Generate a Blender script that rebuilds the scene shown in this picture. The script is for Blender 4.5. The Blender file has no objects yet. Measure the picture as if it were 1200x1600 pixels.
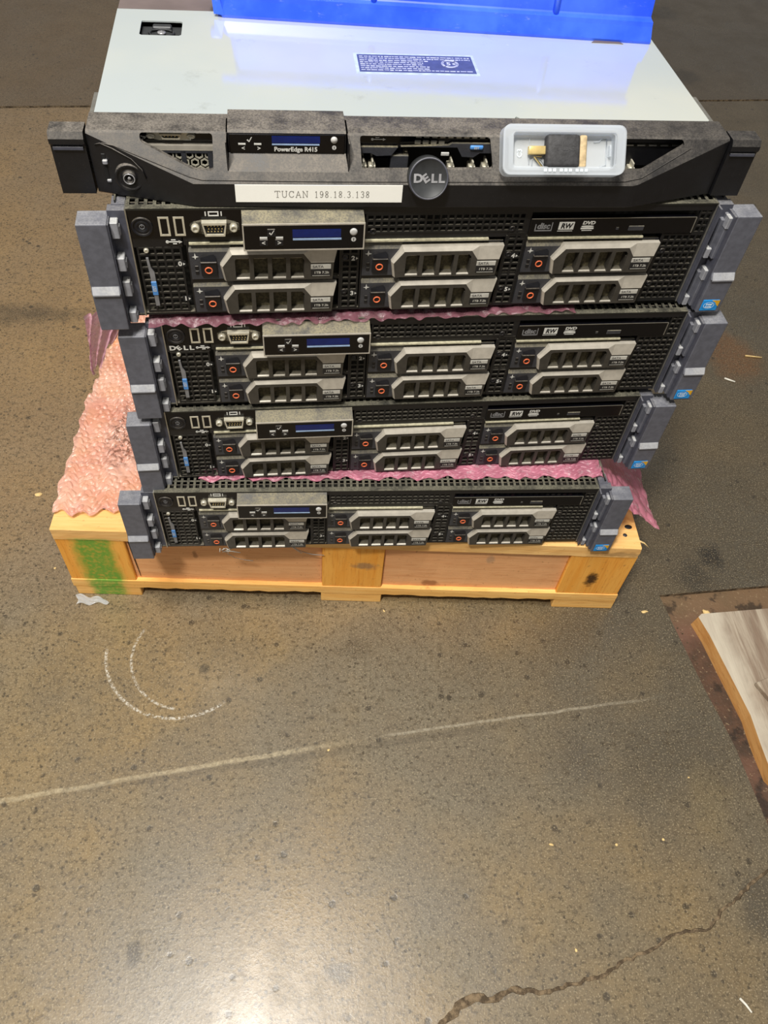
import bpy, bmesh, math, random
from mathutils import Vector, Matrix
random.seed(7)
sc = bpy.context.scene
COL = sc.collection
PI = math.pi
MM = 0.001
GZ = 127.6                      # height (mm) of the servers' datum above the floor

# ---------------------------------------------------------------- camera
cam_d = bpy.data.cameras.new('camera'); cam = bpy.data.objects.new('camera', cam_d); COL.objects.link(cam)
pitch, roll, yaw = 0.9119, 0.1093, -0.1521
cp, sp, cy, sy = math.cos(pitch), math.sin(pitch), math.cos(yaw), math.sin(yaw)
fwd = Vector((-sy*cp, cy*cp, -sp)); rgt = Vector((cy, sy, 0)); up = rgt.cross(fwd)
r2 = math.cos(roll)*rgt + math.sin(roll)*up; u2 = -math.sin(roll)*rgt + math.cos(roll)*up
m3 = Matrix((r2, u2, -fwd)).transposed()
cam.matrix_world = Matrix.Translation(Vector((-67.71, -461.94, 656.42+GZ))*MM) @ m3.to_4x4()
cam_d.sensor_fit = 'VERTICAL'; cam_d.sensor_height = 24; cam_d.lens = 24*1235.0/1600
cam_d.clip_start = 0.02; cam_d.clip_end = 100
sc.camera = cam

# ---------------------------------------------------------------- world, lamps, exposure
w = bpy.data.worlds.new('hall'); sc.world = w; w.use_nodes = True
bg = w.node_tree.nodes['Background']; bg.inputs[0].default_value = (1.0, 0.96, 0.90, 1); bg.inputs[1].default_value = 0.27

def area(name, loc, target, size, power, color):
    l = bpy.data.lights.new(name, 'AREA'); l.energy = power; l.color = color; l.shape = 'RECTANGLE'; l.size = size[0]; l.size_y = size[1]
    o = bpy.data.objects.new(name, l); COL.objects.link(o); o.location = loc
    o.rotation_euler = (Vector(target)-Vector(loc)).to_track_quat('-Z', 'Y').to_euler()
    return o
area('ceiling_lamp', (-0.60, -0.95, 2.4), (0, 0, 0.1), (0.22, 0.16), 50, (1.0, 0.95, 0.86))
area('ceiling_lamp', (-0.24, -0.40, 2.4), (-0.12, -0.4, 0), (0.62, 0.36), 36, (1.0, 0.97, 0.92))
sc.view_settings.view_transform = 'Standard'; sc.view_settings.look = 'None'
sc.view_settings.gamma = 1; sc.view_settings.use_curve_mapping = False
sc.view_settings.exposure = 0.0

# ---------------------------------------------------------------- materials
def S(r, g, b):
    f = lambda c: (c/255/12.92) if c/255 <= 0.04045 else ((c/255+0.055)/1.055)**2.4
    return (f(r), f(g), f(b), 1)

class NT:
    def __init__(s, name, rough=0.5, metal=0.0, spec=0.5, coat=0.0):
        s.m = bpy.data.materials.new(name); s.m.use_nodes = True; s.t = s.m.node_tree; s.n = s.t.nodes; s.l = s.t.links
        s.b = s.n['Principled BSDF']; s.b.inputs['Roughness'].default_value = rough; s.b.inputs['Metallic'].default_value = metal
        s.b.inputs['Specular IOR Level'].default_value = spec
        if coat: s.b.inputs['Coat Weight'].default_value = coat
    def set(s, sock, v):
        if isinstance(v, bpy.types.NodeSocket): s.l.new(v, sock)
        elif v is not None: sock.default_value = v
    def coord(s, kind='Object'): return s.n.new('ShaderNodeTexCoord').outputs[kind]
    def pos(s): return s.n.new('ShaderNodeNewGeometry').outputs['Position']
    def normal(s): return s.n.new('ShaderNodeNewGeometry').outputs['Normal']
    def xyz(s, v):
        n = s.n.new('ShaderNodeSeparateXYZ'); s.l.new(v, n.inputs[0]); return n.outputs
    def map(s, v, sc_=(1, 1, 1), loc=(0, 0, 0), rot=(0, 0, 0)):
        n = s.n.new('ShaderNodeMapping'); s.l.new(v, n.inputs[0]); n.inputs['Scale'].default_value = sc_
        n.inputs['Rotation'].default_value = rot; n.inputs['Location'].default_value = loc; return n.outputs[0]
    def noise(s, v, scale, detail=4, rough=0.55, dist=0.0):
        n = s.n.new('ShaderNodeTexNoise'); s.set(n.inputs['Vector'], v); n.inputs['Scale'].default_value = scale
        n.inputs['Detail'].default_value = detail; n.inputs['Roughness'].default_value = rough; n.inputs['Distortion'].default_value = dist
        return n.outputs['Fac']
    def voro(s, v, scale, feat='F1', rnd=1.0):
        n = s.n.new('ShaderNodeTexVoronoi'); s.set(n.inputs['Vector'], v); n.inputs['Scale'].default_value = scale
        n.feature = feat; n.inputs['Randomness'].default_value = rnd; return n.outputs['Distance']
    def ma(s, op, a, b=None, c=None, clamp=False):
        n = s.n.new('ShaderNodeMath'); n.operation = op; n.use_clamp = clamp
        s.set(n.inputs[0], a); s.set(n.inputs[1], b)
        if c is not None: s.set(n.inputs[2], c)
        return n.outputs[0]
    def rng(s, v, a, b, c=0.0, d=1.0, smooth=True):
        n = s.n.new('ShaderNodeMapRange'); n.interpolation_type = 'SMOOTHSTEP' if smooth else 'LINEAR'
        s.set(n.inputs[0], v)
        for i, x in enumerate((a, b, c, d)): s.set(n.inputs[i+1], x)
        return n.outputs[0]
    def mix(s, f, a, b, mode='MIX'):
        n = s.n.new('ShaderNodeMix'); n.data_type = 'RGBA'; n.blend_type = mode
        s.set(n.inputs[0], f); s.set(n.inputs[6], a); s.set(n.inputs[7], b); return n.outputs[2]
    def bump(s, h, strength=0.3, dist=0.001):
        n = s.n.new('ShaderNodeBump'); n.inputs['Strength'].default_value = strength; n.inputs['Distance'].default_value = dist
        s.l.new(h, n.inputs['Height']); s.l.new(n.outputs[0], s.b.inputs['Normal'])
    def color(s, v): s.set(s.b.inputs['Base Color'], v); return s
    def rough(s, v): s.set(s.b.inputs['Roughness'], v); return s

MATS = {}
def flat(name, col, rough=0.5, metal=0.0, spec=0.5, var=0.12, scale=180, dust=None, dustcol=None, bump=0.0, emit=None, dlow=0.25, dhigh=0.8, clean=False):
    """a plain material with fine tonal variation and, where asked, dust that settles on the faces that look upward"""
    t = NT(name, rough, metal, spec); v = t.pos()
    n = t.noise(v, scale, 3)
    c = t.mix(t.rng(n, 0.3, 0.7), tuple(x*(1-var) for x in col[:3])+(1,), tuple(min(1, x*(1+var)) for x in col[:3])+(1,))
    if dust:
        nz = t.xyz(t.normal())[2]
        up_ = t.rng(nz, dlow, dhigh)
        pat = t.rng(t.noise(v, 55, 6, 0.7), 0.30, 0.62, 0.25, 1.0)
        fine = t.rng(t.noise(v, 700, 3, 0.7), 0.36, 0.62, 0.5, 1.0)
        spk = t.rng(t.noise(v, 420, 3, 0.7), 0.60, 0.72, 0.0, 0.5)
        f = t.ma('MULTIPLY', t.ma('MULTIPLY', up_, pat), dust, clamp=True)
        f = t.ma('MULTIPLY', f, fine)
        if clean: f = t.ma('MULTIPLY', f, t.rng(t.xyz(v)[0], 0.06, 0.2, 1, 0.45))
        f = t.ma('ADD', f, t.ma('MULTIPLY', spk, 0.07*min(1, dust)), clamp=True)
        c = t.mix(f, c, dustcol or S(150, 138, 118))
        t.rough(t.ma('ADD', t.ma('MULTIPLY', f, 0.5), rough, clamp=True))
    t.color(c)
    if bump: t.bump(t.noise(v, 1200, 2), bump, 0.0004)
    if emit:
        t.b.inputs['Emission Color'].default_value = emit; t.b.inputs['Emission Strength'].default_value = 1.0
    MATS[name] = t.m
    return t.m

DUST = S(144, 137, 120)
flat('black_plastic', S(20, 20, 23), 0.38, dust=0.9, dustcol=DUST)
flat('black_gloss', S(7, 7, 11), 0.14, spec=0.4)
flat('bezel_black', S(19, 19, 22), 0.42, dust=0.75, dustcol=S(134, 127, 118), dlow=0.2, dhigh=0.85, bump=0.12, clean=True)
flat('grille_black', S(17, 17, 18), 0.5, dust=0.55, dustcol=S(120, 114, 100))
flat('steel_dark', S(52, 52, 50), 0.45, 0.6, dust=0.85, dustcol=S(142, 138, 120))
flat('cavity', S(42, 41, 37), 0.8, dust=0.5)
flat('cavity_black', S(10, 10, 12), 0.7)
flat('edge_steel', S(170, 168, 160), 0.35, 0.8)
flat('ledge_cream', S(176, 171, 146), 0.6, var=0.2, scale=400)
flat('zinc', S(205, 200, 182), 0.28, 0.35)
flat('gold', S(214, 190, 128), 0.25, 0.4)
flat('latch_grey', S(92, 94, 104), 0.42, dust=0.55, dustcol=S(160, 160, 162), bump=0.1)
flat('latch_dark', S(70, 72, 84), 0.5, dust=0.4, dustcol=S(160, 158, 155))
flat('latch_clip', S(140, 142, 150), 0.35, dust=0.7, dustcol=S(200, 200, 195))
flat('carrier_dark', S(54, 55, 60), 0.45, dust=0.7, dustcol=S(158, 149, 120), bump=0.3)
flat('handle_dark', S(66, 63, 58), 0.4, 0.2, dust=0.35, dustcol=S(160, 152, 130))
flat('handle_silver', S(190, 184, 172), 0.46, 0.35, var=0.08)
flat('dusty_inside', S(84, 77, 56), 0.8, var=0.45, scale=500, dust=0.8, dustcol=S(150, 140, 108))
flat('button_black', S(17, 18, 24), 0.35, dust=0.35)
flat('orange_ring', S(225, 112, 70), 0.4)
flat('label_light', S(184, 182, 174), 0.5)
flat('label_dark', S(30, 30, 32), 0.4)
flat('ink_grey', S(92, 92, 92), 0.6)
flat('print_white', S(205, 205, 200), 0.5)
flat('print_grey', S(120, 120, 122), 0.5)
flat('lcd_blue', S(8, 30, 96), 0.22)
flat('lcd_strip', S(150, 175, 210), 0.4)
flat('indicator', S(190, 190, 188), 0.35)
flat('blue_tag', S(78, 138, 205), 0.45)
flat('badge_blue', S(30, 140, 215), 0.3)
flat('badge_yellow', S(222, 170, 40), 0.3)
flat('badge_white', S(225, 240, 250), 0.3)
flat('chrome', S(165, 165, 168), 0.25, 0.3)
flat('paper_white', S(250, 250, 244), 0.6, var=0.01)
flat('tape_ink', S(150, 148, 142), 0.7)
flat('rubber_black', S(52, 52, 54), 0.65, bump=0.4, scale=300, var=0.3)
flat('latch_hole', S(58, 60, 62), 0.5, 0.3)
flat('sticker_navy', S(70, 78, 130), 0.45)
flat('sticker_print', S(180, 188, 226), 0.5)
flat('sticker_edge', S(176, 192, 224), 0.35)
flat('masking_tan', S(190, 168, 130), 0.7, var=0.3)
flat('chip_wood', S(220, 190, 130), 0.7)
flat('chip_white', S(225, 222, 210), 0.6)
flat('rear_brown', S(112, 100, 98), 0.55, 0.1, var=0.12, scale=30)

def mat_lid():
    t = NT('galvanised_lid', 0.1, 0.42, 0.8); v = t.pos()
    big = t.noise(v, 5, 4); fine = t.noise(v, 160, 4, 0.7)
    c = t.mix(t.rng(big, 0.35, 0.7), S(208, 218, 220), S(224, 228, 220))
    spots = t.rng(t.voro(v, 55), 0.03, 0.07, 1, 0)
    spots = t.ma('MULTIPLY', spots, t.rng(t.noise(v, 9, 2), 0.5, 0.62))
    c = t.mix(t.ma('MULTIPLY', spots, 0.35), c, S(245, 245, 240))
    dirt = t.rng(t.noise(v, 22, 6, 0.75), 0.60, 0.75, 0, 0.22)
    c = t.mix(dirt, c, S(120, 118, 100))
    t.color(c); t.rough(t.rng(fine, 0.3, 0.7, 0.06, 0.13)); MATS['lid'] = t.m
mat_lid()

def mat_bin():
    t = NT('blue_bin_plastic', 0.35, 0, 0.5); v = t.pos()
    n = t.noise(v, 14, 5, 0.65); fine = t.noise(t.map(v, (1, 1, 3)), 60, 6, 0.75)
    c = t.mix(t.rng(n, 0.35, 0.7), S(34, 80, 232), S(62, 108, 242))
    c = t.mix(t.rng(fine, 0.60, 0.74, 0, 0.45), c, S(150, 165, 235))
    c = t.mix(t.rng(t.noise(t.map(v, (1, 1, 1), (3, 1, 2)), 18, 3), 0.66, 0.74, 0, 0.4), c, S(150, 120, 125))
    t.color(c); MATS['bin'] = t.m
mat_bin()

def translucent(t, f, amount):
    out = [n for n in t.n if n.type == 'OUTPUT_MATERIAL'][0]
    tr = t.n.new('ShaderNodeBsdfTranslucent'); t.set(tr.inputs['Color'], f)
    tp = t.n.new('ShaderNodeBsdfTransparent'); al = t.b.inputs['Alpha']
    m1 = t.n.new('ShaderNodeMixShader'); m1.inputs[0].default_value = amount
    t.l.new(t.b.outputs[0], m1.inputs[1]); t.l.new(tr.outputs[0], m1.inputs[2]); t.l.new(m1.outputs[0], out.inputs['Surface'])

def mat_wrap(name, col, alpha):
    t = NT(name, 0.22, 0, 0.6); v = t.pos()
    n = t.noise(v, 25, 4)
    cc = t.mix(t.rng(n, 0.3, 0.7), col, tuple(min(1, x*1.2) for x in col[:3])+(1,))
    cc = t.mix(t.rng(t.noise(v, 130, 4, 0.7), 0.52, 0.68, 0, 0.55), cc, S(236, 214, 220)); t.color(cc); translucent(t, cc, 0.22)  # whitish flecks paint highlights of the film into its colour
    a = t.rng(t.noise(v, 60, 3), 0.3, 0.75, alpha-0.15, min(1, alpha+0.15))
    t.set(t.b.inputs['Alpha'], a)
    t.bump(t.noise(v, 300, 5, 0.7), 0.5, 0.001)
    MATS[name] = t.m
mat_wrap('wrap_pink', S(238, 184, 204), 0.72)
mat_wrap('wrap_magenta', S(206, 128, 150), 0.8)
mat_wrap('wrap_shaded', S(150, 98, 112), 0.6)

def mat_wrap_dirty():
    t = NT('wrap_dirty', 0.16, 0, 0.6); v = t.pos()
    p = t.xyz(v)
    c = t.mix(t.rng(t.noise(v, 25, 4), 0.3, 0.7), S(222, 158, 140), S(238, 188, 168))
    c = t.mix(t.rng(t.noise(v, 140, 4, 0.7), 0.54, 0.70, 0, 0.5), c, S(246, 222, 210))  # pale flecks stand in for highlights on the bubbles
    dx = t.ma('DIVIDE', t.ma('SUBTRACT', p[0], -0.268), 0.030); dy = t.ma('DIVIDE', t.ma('SUBTRACT', p[1], 0.150), 0.062)
    rr = t.ma('SQRT', t.ma('ADD', t.ma('MULTIPLY', dx, dx), t.ma('MULTIPLY', dy, dy)))
    f = t.ma('MULTIPLY', t.rng(t.ma('ADD', rr, t.noise(v, 60, 5, 0.7)), 0.9, 1.6, 1, 0), t.rng(t.noise(v, 170, 5, 0.75), 0.46, 0.56))
    c = t.mix(t.ma('MULTIPLY', f, 0.85), c, S(92, 58, 38))
    t.color(c); t.set(t.b.inputs['Alpha'], t.ma('ADD', t.rng(t.noise(v, 60, 3), 0.3, 0.75, 0.6, 0.85), f, clamp=True))
    t.bump(t.noise(v, 300, 5, 0.7), 0.5, 0.001)
    MATS['wrap_dirty'] = t.m
mat_wrap_dirty()

def mat_case():
    t = NT('frosted_plastic', 0.22, 0, 0.6); v = t.pos()
    t.color(S(232, 238, 244)); t.b.inputs['Alpha'].default_value = 0.34; translucent(t, S(232, 238, 244), 0.2)
    MATS['case'] = t.m
    t = NT('clear_plastic', 0.12, 0, 0.6); t.color(S(225, 230, 234)); t.b.inputs['Alpha'].default_value = 0.42; MATS['case_clear'] = t.m
mat_case()

def mat_wood():
    def base(t, v, c1, c2, c3, along):
        sc_ = (3, 40, 40) if along == 'x' else (40, 3, 40) if along == 'y' else (40, 40, 3)
        g = t.noise(t.map(v, sc_), 2.2, 6, 0.6, 0.6)
        g2 = t.noise(t.map(v, tuple(x*3 for x in sc_)), 4, 3, 0.6)
        c = t.mix(t.rng(g, 0.3, 0.7), c1, c2)
        c = t.mix(t.rng(g2, 0.5, 0.75, 0, 0.5), c, c3)
        return c, g2
    for nm, cs, al in (('wood_deck', (S(230, 176, 104), S(242, 198, 130), S(200, 138, 74)), 'x'),
                       ('wood_panel', (S(222, 162, 110), S(232, 176, 124), S(196, 132, 84)), 'x'),
                       ('wood_block', (S(236, 160, 62), S(242, 178, 84), S(204, 124, 42)), 'z'),
                       ('wood_strip', (S(238, 180, 98), S(246, 200, 124), S(206, 140, 66)), 'x')):
        t = NT(nm, 0.65, 0, 0.25); v = t.coord(); p = t.xyz(v)
        c, g = base(t, v, *cs, al)
        wob = t.noise(v, 40, 4)
        # green spray paint down the first block
        gx = t.ma('ABSOLUTE', t.ma('SUBTRACT', p[0], t.ma('ADD', 0.038, t.ma('MULTIPLY', t.ma('SUBTRACT', wob, 0.5), 0.02))))
        gm = t.ma('MULTIPLY', t.rng(gx, 0.012, 0.027, 1, 0), t.rng(p[1], 0.012, 0.02, 1, 0))
        gm = t.ma('MULTIPLY', gm, t.rng(t.noise(v, 220, 3), 0.25, 0.6, 0.55, 1))
        gm = t.ma('MULTIPLY', gm, t.rng(p[2], -0.012, -0.018, 0, 1))
        c = t.mix(t.ma('MULTIPLY', gm, 0.9), c, S(88, 158, 58))
        # knots and stains
        for kx, kz, rx, rz, col, am in ((.396, -.086, .012, .007, S(150, 96, 56), .8), (.573, -.062, .008, .015, S(52, 34, 18), .95),
                                       (.322, -.050, .016, .008, S(110, 100, 90), .6), (.456, -.036, .006, .009, S(150, 130, 110), .5),
                                       (.140, -.045, .003, .008, S(120, 80, 50), .6), (.590, -.012, .03, .005, S(120, 92, 62), .5)):
            a = t.ma('DIVIDE', t.ma('SUBTRACT', p[0], kx), rx); b = t.ma('DIVIDE', t.ma('SUBTRACT', p[2], kz), rz)
            rr = t.ma('SQRT', t.ma('ADD', t.ma('MULTIPLY', a, a), t.ma('MULTIPLY', b, b)))
            f = t.rng(t.ma('ADD', rr, t.ma('MULTIPLY', t.noise(v, 150, 3), 1.2)), 1.0, 1.7, am, 0)
            c = t.mix(f, c, col)
        speck = t.rng(t.noise(v, 260, 3, 0.6), 0.64, 0.72, 0, 0.45)
        c = t.mix(speck, c, S(150, 104, 62))
        t.color(c); t.bump(g, 0.25, 0.001); MATS[nm] = t.m
    # weathered board
    t = NT('wood_weathered', 0.8, 0, 0.2); v = t.coord(); p = t.xyz(v)
    c, g = base(t, v, S(132, 114, 98), S(176, 164, 146), S(104, 88, 74), 'y')
    pale = t.rng(t.ma('ADD', p[0], t.ma('MULTIPLY', t.noise(v, 25, 4), 0.03)), 0.035, 0.06, 1, 0)
    c = t.mix(t.ma('MULTIPLY', pale, 0.6), c, S(204, 196, 178))
    t.color(c); t.bump(g, 0.4, 0.001); MATS['wood_weathered'] = t.m
    t = NT('wood_raw', 0.7, 0, 0.2); v = t.coord()
    c, g = base(t, v, S(184, 130, 72), S(206, 158, 98), S(140, 92, 50), 'y')
    t.color(c); MATS['wood_raw'] = t.m
mat_wood()

def mat_floor():
    t = NT('stained_concrete', 0.45, 0, 0.75); v = t.pos(); p = t.xyz(v)
    big = t.noise(v, 3.0, 5, 0.6); mid = t.noise(v, 14, 6, 0.65); fine = t.noise(v, 260, 3, 0.7); grain = t.noise(v, 620, 2, 0.6)
    brown = S(138, 117, 82); grey = S(116, 107, 90)
    c = t.mix(t.rng(big, 0.38, 0.62), brown, grey)
    c = t.mix(t.rng(mid, 0.35, 0.68, 0, 0.55), c, S(98, 84, 60))
    # warm brown to the west; staining plus the stack's shade painted dark to the east
    east = t.rng(t.ma('ADD', p[0], t.ma('MULTIPLY', t.noise(v, 6, 4), 0.25)), 0.12, 0.52)
    south = t.rng(p[1], -0.40, -0.02, 0.42, 1.0)
    c = t.mix(t.ma('MULTIPLY', t.ma('MULTIPLY', east, south), 0.72), c, S(54, 50, 43))
    west = t.rng(t.ma('ADD', p[0], t.ma('MULTIPLY', t.noise(v, 5, 4), 0.2)), -0.30, -0.05, 1, 0)
    c = t.mix(t.ma('MULTIPLY', t.ma('MULTIPLY', west, t.rng(p[1], -0.1, 0.2)), 0.45), c, S(152, 120, 82))
    # the slab beyond the joint is a darker pour
    jl = t.ma('SUBTRACT', p[1], t.ma('ADD', 1.200, t.ma('MULTIPLY', p[0], 0.095)))
    far = t.rng(jl, -0.002, 0.002)
    c = t.mix(t.ma('MULTIPLY', far, 0.55), c, S(66, 56, 46))
    def blob(x, y, rx, ry, col, am, wob=1.0, ns=40):
        nonlocal c
        a = t.ma('DIVIDE', t.ma('SUBTRACT', p[0], x), rx); b = t.ma('DIVIDE', t.ma('SUBTRACT', p[1], y), ry)
        rr = t.ma('SQRT', t.ma('ADD', t.ma('MULTIPLY', a, a), t.ma('MULTIPLY', b, b)))
        f = t.rng(t.ma('ADD', rr, t.ma('MULTIPLY', t.noise(v, ns, 4, 0.65), wob)), 0.9, 1.5, am, 0)
        c = t.mix(f, c, col)
    dk = S(30, 27, 24)
    blob(.427, .062, .022, .030, dk, .85, 1.2, 60); blob(.40, .04, .05, .06, S(44, 40, 34), .7, 1.6, 25)
    blob(.803, 1.392, .05, .05, dk, .7); blob(.846, 1.756, .06, .06, dk, .7); blob(-.476, .517, .14, .05, S(66, 56, 42), .7, 1.5, 12)
    blob(-.32, .62, .10, .06, S(66, 56, 42), .6, 1.5, 12); blob(.589, .43, .06, .10, S(104, 66, 30), .6, 1.3, 15)
    blob(.62, .95, .14, .05, S(46, 38, 32), .6, 1.4, 8)
    blob(-.182, -.070, .007, .007, dk, .6, .8, 60); blob(-.223, -.338, .010, .013, S(56, 50, 42), .7, 1.0, 90)
    blob(.2, -.18, .05, .05, S(70, 64, 56), .5, 1.4, 20); blob(-.047, -.362, .02, .012, S(62, 58, 52), .6, 1.2, 60)
    blob(.35, -.33, .05, .05, S(56, 54, 50), .6, 1.4, 30); blob(-.02, -.05, .025, .02, S(74, 66, 54), .4, 1.2, 40)
    blob(.30, -.19, .10, .08, S(66, 60, 50), .5, 1.4, 18); blob(.33, -.235, .03, .06, S(112, 98, 68), .28, 1.2, 30)
    # small dark pits and drips
    vd = t.voro(t.map(v, (1, 1, 1)), 42)
    spots = t.ma('MULTIPLY', t.rng(t.ma('ADD', vd, t.ma('MULTIPLY', t.ma('SUBTRACT', t.noise(v, 260, 3), 0.5), 0.12)), 0.10, 0.17, 1, 0), t.rng(t.noise(v, 34, 2), 0.46, 0.54))
    c = t.mix(t.ma('MULTIPLY', spots, 0.75), c, S(46, 40, 32))
    vd2 = t.voro(v, 150)
    spots2 = t.ma('MULTIPLY', t.rng(vd2, 0.14, 0.30, 1, 0), t.rng(t.noise(v, 50, 3), 0.44, 0.56))
    c = t.mix(t.ma('MULTIPLY', spots2, 0.75), c, S(58, 50, 38))
    # sand grains
    c = t.mix(t.rng(fine, 0.50, 0.66, 0, 0.6), c, S(60, 52, 38))
    c = t.mix(t.rng(t.noise(v, 120, 4, 0.7), 0.50, 0.66, 0, 0.45), c, S(74, 62, 44))
    c = t.mix(t.rng(grain, 0.54, 0.68, 0, 0.36), c, S(190, 174, 142))
    # chalk arcs and the pale scored line
    rag = t.rng(t.noise(v, 300, 3, 0.7), 0.42, 0.62)
    def arc(cx, cy_, R, a0, a1, wd, am):
        nonlocal c
        dx = t.ma('SUBTRACT', p[0], cx); dy = t.ma('SUBTRACT', p[1], cy_)
        d = t.ma('ABSOLUTE', t.ma('SUBTRACT', t.ma('SQRT', t.ma('ADD', t.ma('MULTIPLY', dx, dx), t.ma('MULTIPLY', dy, dy))), R))
        an = t.ma('ARCTAN2', dy, t.ma('MULTIPLY', dx, -1.0))      # zero to the west
        an = t.ma('MULTIPLY', an, -1.0)
        f = t.ma('MULTIPLY', t.rng(d, wd*0.4, wd, 1, 0), t.ma('MULTIPLY', t.rng(an, a0, a0+0.1), t.rng(an, a1-0.1, a1, 1, 0)))
        f = t.ma('MULTIPLY', f, rag)
        c = t.mix(t.ma('MULTIPLY', f, am), c, S(212, 208, 196))
    arc(ARC1[0], ARC1[1], ARC1[2], -0.05, 2.25, 0.0022, 0.75)
    arc(ARC2[0], ARC2[1], ARC2[2], -0.62, 1.45, 0.0019, 0.62)
    def line(x0, y0, x1, y1, wd, am, col, bow=0.0):
        nonlocal c
        L = math.hypot(x1-x0, y1-y0); ux, uy = (x1-x0)/L, (y1-y0)/L
        dx = t.ma('SUBTRACT', p[0], x0); dy = t.ma('SUBTRACT', p[1], y0)
        s_ = t.ma('ADD', t.ma('MULTIPLY', dx, ux), t.ma('MULTIPLY', dy, uy))
        d = t.ma('SUBTRACT', t.ma('MULTIPLY', dy, ux), t.ma('MULTIPLY', dx, uy))
        d = t.ma('ADD', d, t.ma('MULTIPLY', t.ma('SUBTRACT', t.noise(v, 30, 3), 0.5), 0.004))
        f = t.ma('MULTIPLY', t.rng(t.ma('ABSOLUTE', d), wd*0.3, wd, 1, 0), t.ma('MULTIPLY', t.rng(s_, 0, 0.02), t.rng(s_, L-0.12, L, 1, 0)))
        f = t.ma('MULTIPLY', f, t.rng(t.noise(v, 200, 3, 0.7), 0.38, 0.6, 0.35, 1))
        c = t.mix(t.ma('MULTIPLY', f, am), c, col)
    line(-.46, -.215, .005, -.152, 0.0034, .48, S(196, 182, 150)); line(.0, -.1525, .335, -.1175, 0.0022, .5, S(176, 168, 148))
    line(-.30, -.196, .20, -.139, 0.0050, .35, S(60, 52, 42))
    line(-.105, -.005, -.085, .03, 0.001, .0, dk)
    t.color(c)
    t.rough(t.rng(mid, 0.3, 0.7, 0.25, 0.38))
    h = t.ma('ADD', t.ma('MULTIPLY', fine, 0.6), t.ma('MULTIPLY', spots, -0.3)); h = t.ma('ADD', h, t.ma('MULTIPLY', mid, 0.5))
    t.bump(h, 0.22, 0.0008)
    MATS['floor'] = t.m
def circ(a, b, c_):
    ax, ay = a; bx_, by = b; cx, cy_ = c_
    d = 2*(ax*(by-cy_)+bx_*(cy_-ay)+cx*(ay-by))
    ux = ((ax*ax+ay*ay)*(by-cy_)+(bx_*bx_+by*by)*(cy_-ay)+(cx*cx+cy_*cy_)*(ay-by))/d
    uy = ((ax*ax+ay*ay)*(cx-bx_)+(bx_*bx_+by*by)*(ax-cx)+(cx*cx+cy_*cy_)*(bx_-ax))/d
    return ux, uy, math.hypot(ax-ux, ay-uy)
ARC1 = circ((-.2877, -.0405), (-.2600, -.1060), (-.1767, -.1192))
ARC2 = circ((-.2453, -.0142), (-.2600, -.0620), (-.2050, -.1154))
mat_floor()

def mat_patch():
    t = NT('rusty_patch', 0.6, 0, 0.35); v = t.pos(); p = t.xyz(v)
    c = t.mix(t.rng(t.noise(v, 18, 6, 0.65), 0.35, 0.65), S(62, 50, 40), S(92, 66, 50))
    c = t.mix(t.rng(t.noise(v, 9, 4), 0.5, 0.7, 0, .8), c, S(110, 80, 66))
    c = t.mix(t.rng(p[1], -0.05, 0.0, 0, 0.6), c, S(128, 104, 76))
    c = t.mix(t.rng(t.noise(v, 240, 3, 0.7), 0.60, 0.72, 0, .8), c, S(160, 138, 108))
    c = t.mix(t.rng(t.noise(v, 45, 4), 0.55, 0.65, 0, .7), c, S(30, 26, 22))
    t.color(c); t.bump(t.noise(v, 220, 5, 0.7), 0.6, 0.0015); MATS['patch'] = t.m
    t = NT('crack_dirt', 0.9, 0, 0.2); v = t.pos()
    c = t.mix(t.rng(t.noise(v, 130, 4, 0.7), 0.4, 0.65), S(78, 66, 52), S(132, 114, 90)); t.color(c)
    t.bump(t.noise(v, 200, 4), 0.8, 0.002); MATS['crack'] = t.m
mat_patch()

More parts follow.
